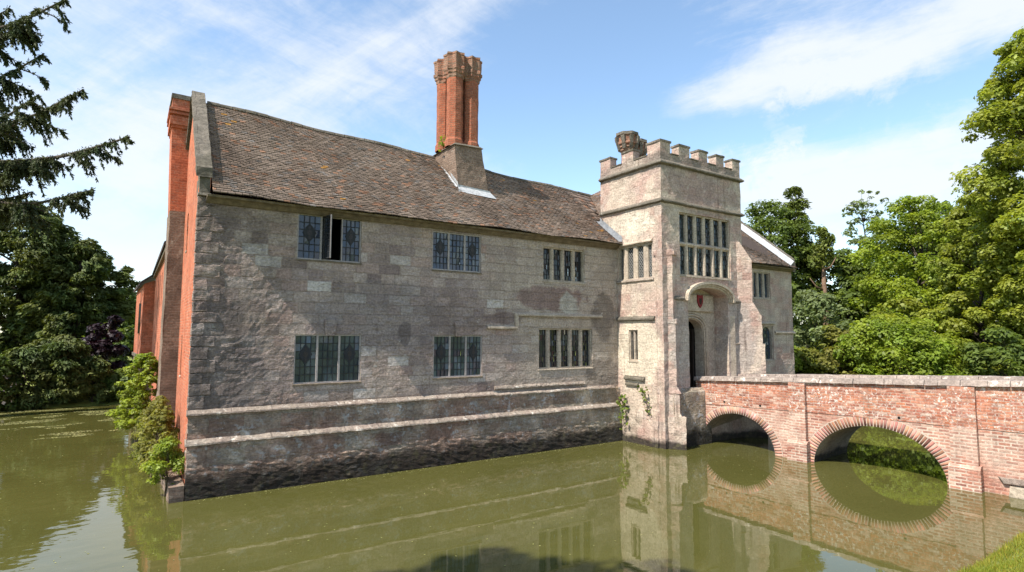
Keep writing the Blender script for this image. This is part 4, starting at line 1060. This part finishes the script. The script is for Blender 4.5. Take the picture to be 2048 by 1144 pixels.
make_tree('ash_tree', 'light green tree seen between the yews and the end of the brick range', (-2.6,91.,1.5), 8.6, 4.2, 'midleaf', 25, 70, 520, .5, .03, 'round', (.18,.30), .4)
GU = 'shrubs under the yews'
for (x, y, h, r, m_, lb) in ((-8.3,22.7,3.0,1.9,'yew','dark shrub at the left border below the tallest yew, beside the white flowers'), (-5.5,22.3,2.8,1.5,'yew','dark shrub on the far bank just right of the white flowering shrub'),
                       (-4.0,22.1,3.2,1.45,'yew','brownish green feathery shrub at the middle of the far bank'), (-2.7,21.9,2.1,1.0,'yew','low dark shrub at the water in front of the copper beech'), (-1.5,22.0,1.4,.9,'midleaf','low shrub at the far bank between the copper beech and the brick range')):
    make_tree('shrub', lb, (x,y,.25), h, r, m_, int(h*100+x*7+200), 46, 460, .24, .0, 'dome', (.20,.36), .06, needle=(m_ == 'yew'), droop=.4, cat='shrub', stem='stem', group=GU, wisps=16)
make_tree('shrub', 'mid-green bush far behind the copper beech, next to the end of the brick range', (-2.0,38.,1.), 3.4, 2.3, 'midleaf', 268, 60, 420, .24, .0, 'dome', (.14,.28), .08, cat='shrub', stem='stem', wisps=24)
wf = make_tree('flowering_shrub', 'shrub dotted with white flowers at the left edge of the far bank', (-6.55,21.25,.1), 2.5, 1.1, 'midleaf', 27, 34, 260, .15, .05, 'dome', (.22,.36), .05, cat='shrub', stem='stem', bark='stem')
rng = np.random.default_rng(5); d = unit(rng.normal(size=(150,3))); d[:, 2] = np.abs(d[:, 2]); d = d+.22*np.round(rng.normal(size=(150,3))*1.4)*.5
V, F = leaf_quads(d*np.array([.95,.95,1.6])+np.array([0,0,.45]), d+rng.normal(size=d.shape)*.6, .13, rng, .9); raw_mesh('blossom', V, F, M['flower'], wf, np.ones(len(V)))

# cedar: trunk out of frame, drooping boughs over the moat
CD = empty('cedar_tree', (-9.3,18.6,.6), 'drooping dark cedar branches hanging into the top left corner against the sky', 'tree')
CB = Vector((-9.3,18.6,.6))
mb = MB(); mb.tube([(0,0,-.3), (.05,.1,6), (0,0,12), (.1,0,20)], [.6,.45,.33,.08], 10)
boughs = [(-1.57,9.08,10.62,11.4), (-3.1,10.7,12.61,12.9), (-4.46,12.2,14.28,14.6), (-4.78,12.42,15.52,16.0), (-2.61,10.97,8.96,10.6), (-4.64,13.52,9.16,10.2), (-3.75,10.53,15.84,16.6),
          (-4.4,11.2,12.3,12.6), (-5.87,14.34,16.7,17.2), (-5.3,13.96,10.32,11.2), (-4.1,12.1,10.2,11.0), (-5.6,14.0,13.4,13.7), (-5.0,12.6,11.6,12.2)]
rng = np.random.default_rng(31); Cs, Ds, Ts = [], [], []
for bi, (tx, ty, tz, z0) in enumerate(boughs):
    tip = Vector((tx,ty,tz))-CB; st_ = Vector((0,0,z0-.6)); L = (tip-st_).length
    pts = []
    for k in range(17):
        f = k/16; p = st_.lerp(tip, f); p.z += -.085*L*math.sin(math.pi*f)*(1 if bi % 3 else .6)+(.05*L*max(0, f-.75)); pts.append(p)
    mb.tube(pts, [.10*(1-.85*k/16)*(L/10)+.012 for k in range(17)], 6, cap=False)
    ax = (tip-st_).normalized(); side = ax.cross(Vector((0,0,1))).normalized()
    carriers = [(pts, .22, 1.)]
    for q_ in range(int(L*1.5)):
        f = rng.uniform(.22, .93); i = min(15, int(f*16)); p = pts[i].lerp(pts[i+1], f*16-i); sg = rng.choice([-1, 1]); ln = rng.uniform(.7, 2.3)*(1.15-f*.85)
        dr = (ax*rng.uniform(.35, 1.)+side*sg*rng.uniform(.3, 1.)).normalized()
        sp_ = [p+dr*ln*g_+Vector((0,0,-ln*rng.uniform(.28,.42)*g_**1.6+.06*ln*max(0,g_-.7))) for g_ in np.linspace(0, 1, 9)]
        mb.tube(sp_, [.028*(1-.85*g_)+.004 for g_ in np.linspace(0, 1, 9)], 4, cap=False); carriers.append((sp_, .0, ln/2.))
    for (cp_, f0, wt) in carriers:
        n_ = len(cp_)-1; Lc = sum((cp_[k+1]-cp_[k]).length for k in range(n_))
        for j in range(int(Lc*(25 if wt != 1. else 17))):
            f = rng.uniform(f0, 1.); i = min(n_-1, int(f*n_)); p = cp_[i].lerp(cp_[i+1], f*n_-i); loc_ax = (cp_[i+1]-cp_[i]).normalized()
            if noise.noise(p*1.1) < -.22: continue
            sd = loc_ax.cross(Vector((0,0,1))).normalized()*rng.choice([-1, 1])
            ln = (.12+.75*rng.random()**2.2)*(1.25-.75*f)
            dirn_ = (sd*rng.uniform(.1, .8)+loc_ax*rng.uniform(.3, .9)).normalized(); dp_ = rng.uniform(.5, 1.15)
            q = [p+dirn_*ln*.62*g_+Vector((0,0,-ln*dp_*g_**1.4)) for g_ in np.linspace(0, 1, 6)]
            mb.tube(q, [.009,.008,.007,.005,.004,.002], 3, cap=False)
            for _ in range(int(ln*75)+3):
                g_ = rng.uniform(.05, 1); i2 = min(4, int(g_*5)); c = q[i2].lerp(q[i2+1], g_*5-i2); ds = (q[i2+1]-q[i2]).normalized()
                dd = Vector(rng.normal(size=3)*.6)+ds*1.1+Vector((0,0,-.25)); Cs.append(tuple(c+dd.normalized()*.05)); Ds.append(tuple(dd)); Ts.append(rng.uniform(.6, 1.5))
        for _ in range(int(Lc*30)):
            f = rng.uniform(f0, 1.); i = min(n_-1, int(f*n_)); c = cp_[i].lerp(cp_[i+1], f*n_-i)+Vector(rng.normal(size=3)*.045); Cs.append(tuple(c)); Ds.append(tuple(Vector(rng.normal(size=3))+(cp_[i+1]-cp_[i]).normalized())); Ts.append(rng.uniform(.6, 1.4))
mb.build('trunk', M['bark'], CD, smooth=True, flip=False)
C = np.array(Cs); V, F = leaf_quads(C, rng.normal(size=C.shape), .15, rng, .30, np.array(Ds)); raw_mesh('crown', V, F, M['cedar'], CD, np.repeat(np.array(Ts), 4))

make_tree('maple_tree', 'leafy tree out of view on the near bank whose shadow darkens the foreground water', (-10.2,-12.7,1.), 18.0, 3.3, 'midleaf', 45, 60, 420, .30, .55, 'round', (.18,.30), .4, lean=(0,2.6))
# plants along the ledge
make_tree('bush', 'bright yellow-green bush leaning out from the brick range wall over the water', (-.68,9.2,.3), 2.65, .80, 'brightleaf', 41, 95, 250, .095, .08, 'dome', (.13,.27), .05, cat='shrub', stem='stem', bark='stem', wisps=60)
make_tree('bush', 'loose olive and green bush growing on the ledge at the house corner', (-.42,2.8,.2), 1.8, .62, 'olive', 42, 100, 150, .085, .03, 'dome', (.12,.26), .03, cat='shrub', stem='stem', bark='stem', wisps=80, scale_xy=(.62,2.7))
make_tree('bush', 'small leafy green plant at the end of the ledge by the water', (-.33,.45,.25), 1.05, .42, 'brightleaf', 43, 30, 300, .06, .05, 'dome', (.24,.42), .02, cat='shrub', stem='stem', bark='stem', wisps=8, scale_xy=(.8,1.5))
make_tree('bush', 'trailing green bush spilling from the ledge towards the water below the bright bush', (-.50,5.8,.05), 1.3, .6, 'olive', 44, 60, 200, .085, .02, 'dome', (.22,.38), .03, cat='shrub', stem='stem', bark='stem', wisps=14, scale_xy=(.75,1.7))

# east bank, behind the bridge
GE = 'trees beyond the bridge'
make_tree('lime_tree', 'huge sunlit lime tree filling the right edge of the picture', (39.2,-6.3,.8), 19.6, 3.95, 'lime', 51, 330, 900, .19, .03, 'round', (.11,.22), .55, wisps=110, group=GE)
make_tree('lime_tree', 'smaller yellowish lime standing just left of the huge lime, half its height', (41.2,-2.4,.9), 11.2, 3.0, 'lime', 67, 190, 600, .19, .02, 'dome', (.11,.22), .3, wisps=60, group=GE)
make_tree('maple_tree', 'wide bright yellow-green tree left of the huge lime', (46.5,2.6,1.), 12.6, 5.2, 'brightleaf', 52, 240, 560, .21, .04, 'dome', (.10,.20), .4, wisps=80, group=GE)
make_tree('spruce_tree', 'pointed evergreen rising above the roof end of the east wing', (45.4,11.2,1.), 15.0, 2.9, 'spruce', 53, 90, 420, .36, .05, 'cone', (.20,.36), .3, needle=True, droop=.25, group=GE, wisps=26)
make_tree('oak_tree', 'round spreading tree directly right of the gate tower top', (42.6,11.9,1.), 13.6, 4.4, 'midleaf', 54, 130, 420, .24, .25, 'round', (.11,.22), .35, group=GE, wisps=30)
make_tree('birch_tree', 'tall thin tree with sparse open crown standing against the white cloud', (54.4,9.9,1.), 15.9, 2.5, 'paleleaf', 55, 52, 150, .30, .25, 'round', (.12,.26), .22, group=GE, wisps=30)
# a dead pine stem
PN = empty('pine_tree', (43.4,8.0,1.), 'bare reddish pine stem with a tuft of green at its top', 'tree', GE)
mb = MB(); mb.tube([(0,0,-.3), (.05,.0,4), (-.05,0,7.4), (.05,0,9.6)], [.26,.22,.16,.06], 8)
for a_, z0, l_ in ((.4,7.0,1.5), (2.8,6.2,1.3), (4.4,7.7,1.2), (1.6,8.2,.8)): mb.tube([(0,0,z0), (l_*.6*math.cos(a_), l_*.6*math.sin(a_), z0+.25), (l_*math.cos(a_), l_*math.sin(a_), z0+.9)], [.09,.06,.02], 5)
mb.build('trunk', M['palebark'], PN, smooth=True)
rng = np.random.default_rng(8); bl = np.array([(0,0,9.5,.8), (.2,.1,8.9,.9), (-.3,.3,8.4,.8), (.1,-.3,10.1,.6), (.0,0,10.7,.4)]); Cs = []
for b in bl: dd = unit(rng.normal(size=(260,3))); Cs.append(b[:3]+dd*b[3]*rng.uniform(.4,1,(260,1)))
C = np.concatenate(Cs); V, F = leaf_quads(C, rng.normal(size=C.shape)+np.array([0,0,.6]), .34, rng, .4); raw_mesh('crown', V, F, M['spruce'], PN, np.repeat(rng.uniform(.7,1.2,len(C)), 4))
make_tree('oak_tree', 'leafy tree behind the bare pine stem, lower than the spruce', (47.5,8.6,1.), 9.6, 3.6, 'midleaf', 56, 70, 480, .34, .04, 'dome', (.18,.30), .3, group=GE)
make_tree('oak_tree', 'broad tree filling the gap beneath the sparse birch', (53.0,8.2,1.), 10.4, 4.6, 'brightleaf', 57, 80, 480, .36, .04, 'dome', (.18,.30), .35, group=GE)
make_tree('oak_tree', 'dull green tree behind the maple, its top just below the lime', (58.5,5.0,1.), 14.2, 5.2, 'midleaf', 58, 80, 480, .38, .05, 'dome', (.18,.30), .4, group=GE)
make_tree('oak_tree', 'shadowed tree standing behind the lime at the far right', (47.0,-6.5,1.), 11.0, 5.5, 'midleaf', 59, 80, 480, .36, .02, 'dome', (.18,.30), .4, group=GE)
make_tree('oak_tree', 'dark tree close behind the east wing corner', (36.8,9.8,.8), 9.2, 3.0, 'midleaf', 60, 80, 480, .30, .02, 'dome', (.18,.30), .3, group=GE)
GS = 'shrubs on the bank beyond the bridge'
make_tree('shrub', 'pale grey-green willow shrub at the far side of the bridge, left of the rounded bush', (33.3,3.4,.6), 5.6, 2.5, 'paleleaf', 61, 60, 420, .22, .03, 'dome', (.20,.34), .08, cat='shrub', stem='stem', group=GS)
make_tree('shrub', 'large rounded bright green bush behind the middle of the bridge', (32.9,-1.3,.5), 4.1, 3.1, 'brightleaf', 62, 80, 760, .17, .03, 'dome', (.18,.30), .08, cat='shrub', stem='stem', group=GS, wisps=26)
make_tree('shrub', 'olive brown shrub between the east wing and the rounded bush', (31.6,1.5,.5), 3.6, 1.8, 'olive', 63, 50, 420, .20, .03, 'dome', (.20,.34), .06, cat='shrub', stem='stem', group=GS)
make_tree('shrub', 'low glossy green hedge bush against the corner of the east wing', (30.8,3.4,.5), 2.5, 1.5, 'brightleaf', 64, 40, 420, .20, .03, 'dome', (.22,.36), .06, cat='shrub', stem='stem', group=GS)
make_tree('shrub', 'dark green shrub in the shade under the huge lime', (34.4,-5.2,.5), 3.4, 2.0, 'midleaf', 65, 46, 420, .22, .03, 'dome', (.20,.34), .06, cat='shrub', stem='stem', group=GS)
make_tree('shrub', 'yellowish drooping shrub between the rounded bush and the lime', (38.0,.6,.6), 5.2, 2.3, 'lime', 66, 50, 420, .24, .03, 'dome', (.20,.34), .06, cat='shrub', stem='stem', group=GS)

# creepers on the walls
def creeper(name, label, pts, mat, size, per, rad, seed, parent_loc):
    rng = np.random.default_rng(seed); root = empty(name, parent_loc, label, 'plant'); o = np.array(parent_loc)
    mb = MB(); P_ = [Vector(p)-Vector(parent_loc) for p in pts]; mb.tube(P_, .012, 4); mb.build('stem', M['stem'], root)
    Cs = []
    for a, b in zip(pts, pts[1:]):
        for _ in range(per): Cs.append(np.array(a)+(np.array(b)-np.array(a))*rng.random()+rng.normal(size=3)*rad)
    C = np.array(Cs)-o; V, F = leaf_quads(C, rng.normal(size=C.shape)+np.array([-.8,-.5,.4]), size, rng, .8); raw_mesh('leaves', V, F, M[mat], root, np.repeat(rng.uniform(.7,1.3,len(C)), 4))
creeper('creeper', 'yellow-green creeper trailing down the corner where the tower meets the front wall', [(13.35,-.32,1.65), (13.45,-.36,1.3), (13.42,-.4,.9), (13.45,-.42,.5)], 'ivy', .13, 16, .10, 71, (13.45,-.35,1.0))
creeper('creeper', 'small green plant rooted in the tower foot next to the diagonal buttress', [(13.45,-1.55,1.05), (13.45,-1.5,1.5), (13.42,-1.35,1.85), (13.42,-1.15,1.95)], 'ivy', .10, 13, .09, 72, (13.5,-1.5,1.3))
creeper('fern', 'little fern growing from the ledge of the tall chimney base', [(7.55,2.2,10.15), (7.45,2.1,10.3), (7.4,2.1,10.5)], 'brightleaf', .13, 14, .07, 73, (7.55,2.2,10.15))
creeper('fern', 'tuft of green weeds on top of the chimney behind the battlements', [(17.2,2.5,12.3), (17.2,2.5,12.55), (17.25,2.5,12.75)], 'brightleaf', .14, 20, .09, 74, (17.2,2.5,12.3))

# grass blades on the near bank
rng = np.random.default_rng(81); n = 60000
gx_ = rng.uniform(3, 17.5, n); gy_ = rng.uniform(-14.2, -10.6, n); gz_ = ground_h(gx_, gy_); k = gz_ > .03
C = np.stack([gx_, gy_, gz_], 1)[k]; n = len(C)
d = rng.normal(size=(n,3))*.35+np.array([0,0,1]); d = unit(d); s = unit(np.cross(d, rng.normal(size=(n,3)))); hgt = (rng.uniform(.025, .065, n)*np.where(C[:,2] < .3, rng.uniform(1.,2.2,n), 1.))[:, None]
V = np.stack([C-s*.006, C+s*.006, C+d*hgt+s*.001, C+d*hgt-s*.001], 1).reshape(-1, 3); F = np.arange(4*n).reshape(n, 4)
gr = raw_mesh('grass', V, F, M['blade'], None, np.repeat(rng.uniform(.7, 1.3, n)[:, None]*np.where(rng.random((n,1)) < .16, np.array([[1.5,1.05,1.3]]), np.array([[1.,1.,1.]])), 4, axis=0)); gr['kind'] = 'stuff'

# duckweed and floating leaves
def flecks(name, P2, smin, smax, seed):
    rng = np.random.default_rng(seed); n = len(P2); a = rng.uniform(0, math.pi, n); s = rng.uniform(smin, smax, n)
    ca, sa = np.cos(a)*s, np.sin(a)*s
    C = np.concatenate([P2, np.full((n,1), .005)], 1); e1 = np.stack([ca, sa, np.zeros(n)], 1); e2 = np.stack([-sa*.6, ca*.6, np.zeros(n)], 1)
    V = np.stack([C-e1, C-e2, C+e1, C+e2], 1).reshape(-1, 3); F = np.arange(4*n).reshape(n, 4)
    o = raw_mesh(name, V, F, M['scum'], None, np.repeat(rng.uniform(.6, 1.5, n), 4)); o['kind'] = 'stuff'; return o
rng = np.random.default_rng(91); P2 = []
while len(P2) < 5200:
    x, y = rng.uniform(-8, -.9), rng.uniform(11., 21.3)
    v = noise.noise(Vector((x*.35+y*.12, y*1.1, 0)))+.6*noise.noise(Vector((x*1.1, y*2.3, 4)))
    if v > .12+.028*(21-y): P2.append((x, y))
flecks('duckweed', np.array(P2), .02, .06, 92)
P2 = [(rng.uniform(-6, 15.2), rng.uniform(-9, 10)) for _ in range(1100)]
P2 = [p for p in P2 if p[0] < -.7 or p[1] < -.6]+[(rng.uniform(12., 16.5), rng.uniform(-5.5,-1)) for _ in range(60)]
P2 += [(rng.uniform(-.1, 13.3), -.30-abs(rng.normal())*.10) for _ in range(420)]+[(13.5-abs(rng.normal())*.15, rng.uniform(-1.9,-.3)) for _ in range(60)]
flecks('floating_leaves', np.array(P2), .008, .028, 93)

# ------------------------------------------------------------------ sky, sun, camera
SUN_D = Vector((1., .125, -1.30)).normalized()
el = math.asin(-SUN_D.z); az = math.atan2(-SUN_D.x, -SUN_D.y)
wd = bpy.data.worlds.new('World'); scn.world = wd; wd.use_nodes = True; nt = wd.node_tree; nt.nodes.clear()
out = nt.nodes.new('ShaderNodeOutputWorld'); bg = nt.nodes.new('ShaderNodeBackground'); nt.links.new(bg.outputs[0], out.inputs[0])
sk = nt.nodes.new('ShaderNodeTexSky'); sk.sky_type = 'NISHITA'; sk.sun_disc = False; sk.sun_elevation = el; sk.sun_rotation = az
sk.air_density = 1.; sk.dust_density = .25; sk.ozone_density = 1.2
tc = nt.nodes.new('ShaderNodeTexCoord').outputs['Generated']
dirn = nd(nt, 'VectorMath', {0: tc}, operation='NORMALIZE').outputs[0]
sep = nd(nt, 'SeparateXYZ', {0: dirn})
def dot(v): return nd(nt, 'VectorMath', {0: dirn, 1: tuple(v)}, operation='DOT_PRODUCT').outputs['Value']
def streak(d1, d2, k_along, k_across, seed, warp_s, warp_a, rough_):
    """fibrous cirrus drawn out along the great circle through two compass directions"""
    d1, d2 = Vector(d1).normalized(), Vector(d2).normalized(); a = (d2-d1).normalized(); n = d1.cross(d2).normalized(); c = a.cross(n)
    v = nd(nt, 'CombineXYZ', {0: mth(nt, 'MULTIPLY', dot(a), k_along), 1: mth(nt, 'MULTIPLY', dot(n), k_across), 2: mth(nt, 'ADD', mth(nt, 'MULTIPLY', dot(c), k_across*.35), seed)}).outputs[0]
    v = warp(nt, v, warp_s, warp_a)
    return nz(nt, v, 1., 10., rough_, .25)
B1 = ((.66,.668,.345), (.872,.278,.404)); B2 = ((.809,.55,.208), (.939,.229,.255)); BM = ((.212,.933,.292), (.556,.659,.506)); BL = ((-.115,.923,.367), (.031,.939,.342))
fR = mth(nt, 'ADD', mth(nt, 'MULTIPLY', streak(*B1, 2.2, 9., 0., .8, .9, .62), .6), mth(nt, 'MULTIPLY', streak(*B1, 5., 22., 7., 1., .5, .7), .4))
fM = mth(nt, 'ADD', mth(nt, 'MULTIPLY', streak(*BM, 1.6, 6., 3., .8, 1.1, .62), .6), mth(nt, 'MULTIPLY', streak(*BL, 4., 13., 5., 1., .9, .68), .4))
side_ = ramp(nt, dot((.832,-.555,0.)), .0, .22)
dens = nd(nt, 'Mix', {0: side_, 2: fM, 3: fR}).outputs[0]
def add(f, amt):
    global dens
    dens = mth(nt, 'ADD', dens, mth(nt, 'MULTIPLY', f, amt))
def lobe(v, w, amt): add(ramp(nt, dot(Vector(v).normalized()), math.cos(w), 1.), amt)
def band(d1, d2, w, amt, end=.12, up=None):
    d1, d2 = Vector(d1).normalized(), Vector(d2).normalized(); n = d1.cross(d2).normalized(); a = (d2-d1).normalized()
    f = ramp(nt, mth(nt, 'ABSOLUTE', mth(nt, 'ADD', dot(n), mth(nt, 'MULTIPLY', mth(nt, 'SUBTRACT', nz(nt, dirn, 5., 3.), .5), .07))), w, 0.)
    add(mth(nt, 'MULTIPLY', f, ramp(nt, dot(a), d1.dot(a)-.02, d1.dot(a)+end)), amt)
band(*B1, .080, .21); band((.70,.64,.31), (.92,.22,.33), .065, -.17); band(*B2, .085, .17, .1)
lobe((.60,.70,.40), .24, -.16); lobe((.66,.70,.28), .16, -.13); lobe((.70,.56,.46), .14, -.08)
lobe((.90,.40,.12), .26, .045); lobe((.10,.95,.25), .45, .045); lobe((-.08,.95,.30), .22, .07); lobe((.25,.90,.36), .22, .03)
puff = nz(nt, warp(nt, dirn, 9., .05), 13., 10., .68, .2)     # a few small cumulus shreds low in the east
pm = mth(nt, 'MULTIPLY', ramp(nt, dot(Vector((.87,.45,.24)).normalized()), math.cos(.24), math.cos(.04)), ramp(nt, puff, .47, .60))
add(pm, .12); add(mth(nt, 'SUBTRACT', nz(nt, dirn, 24., 8., .7, .6), .5), .12)
cl = ramp(nt, dens, .40, .74)
cl = mth(nt, 'ADD', mth(nt, 'MULTIPLY', cl, .84), .04)
hz_ = ramp(nt, sep.outputs[2], .30, .0)
cl = mth(nt, 'MAXIMUM', cl, mth(nt, 'MULTIPLY', hz_, .18))
skc = mix(nt, 1., sk.outputs[0], (1.07,1.13,1.10), 'MULTIPLY')
colr = mix(nt, cl, skc, (3.95,4.12,4.35))
nt.links.new(colr, bg.inputs[0]); bg.inputs[1].default_value = .128

sl_ = bpy.data.lights.new('sun', 'SUN'); sl_.energy = 4.4; sl_.angle = R(.53); sl_.color = (1., .94, .84)
so = bpy.data.objects.new('sun', sl_); COL.objects.link(so); so.rotation_euler = SUN_D.to_track_quat('-Z', 'Y').to_euler(); so.location = (-20,-2,30)

cam = bpy.data.cameras.new('camera'); co = bpy.data.objects.new('camera', cam); COL.objects.link(co); scn.camera = co
yaw, pitch, roll = .9828737805, .08262065537, .0034906585
fw = Vector((math.cos(yaw)*math.cos(pitch), math.sin(yaw)*math.cos(pitch), math.sin(pitch))); rt = fw.cross(Vector((0,0,1))).normalized(); up = rt.cross(fw)
rt, up = rt*math.cos(roll)+up*math.sin(roll), up*math.cos(roll)-rt*math.sin(roll)
co.matrix_world = Matrix(((rt.x, up.x, -fw.x, -1.18771), (rt.y, up.y, -fw.y, -15.21429), (rt.z, up.z, -fw.z, 3.78140), (0,0,0,1)))
cam.sensor_width = 36; cam.sensor_fit = 'HORIZONTAL'; cam.lens = 1140/2048*36; cam.clip_end = 5000; cam.clip_start = .1
scn.view_settings.view_transform = 'Standard'; scn.view_settings.look = 'None'; scn.view_settings.exposure = .95; scn.view_settings.gamma = 1
scn.render.engine = 'CYCLES'
scn.cycles.max_bounces = 6; scn.cycles.diffuse_bounces = 3; scn.cycles.glossy_bounces = 3; scn.cycles.transmission_bounces = 2
scn.cycles.use_denoising = True
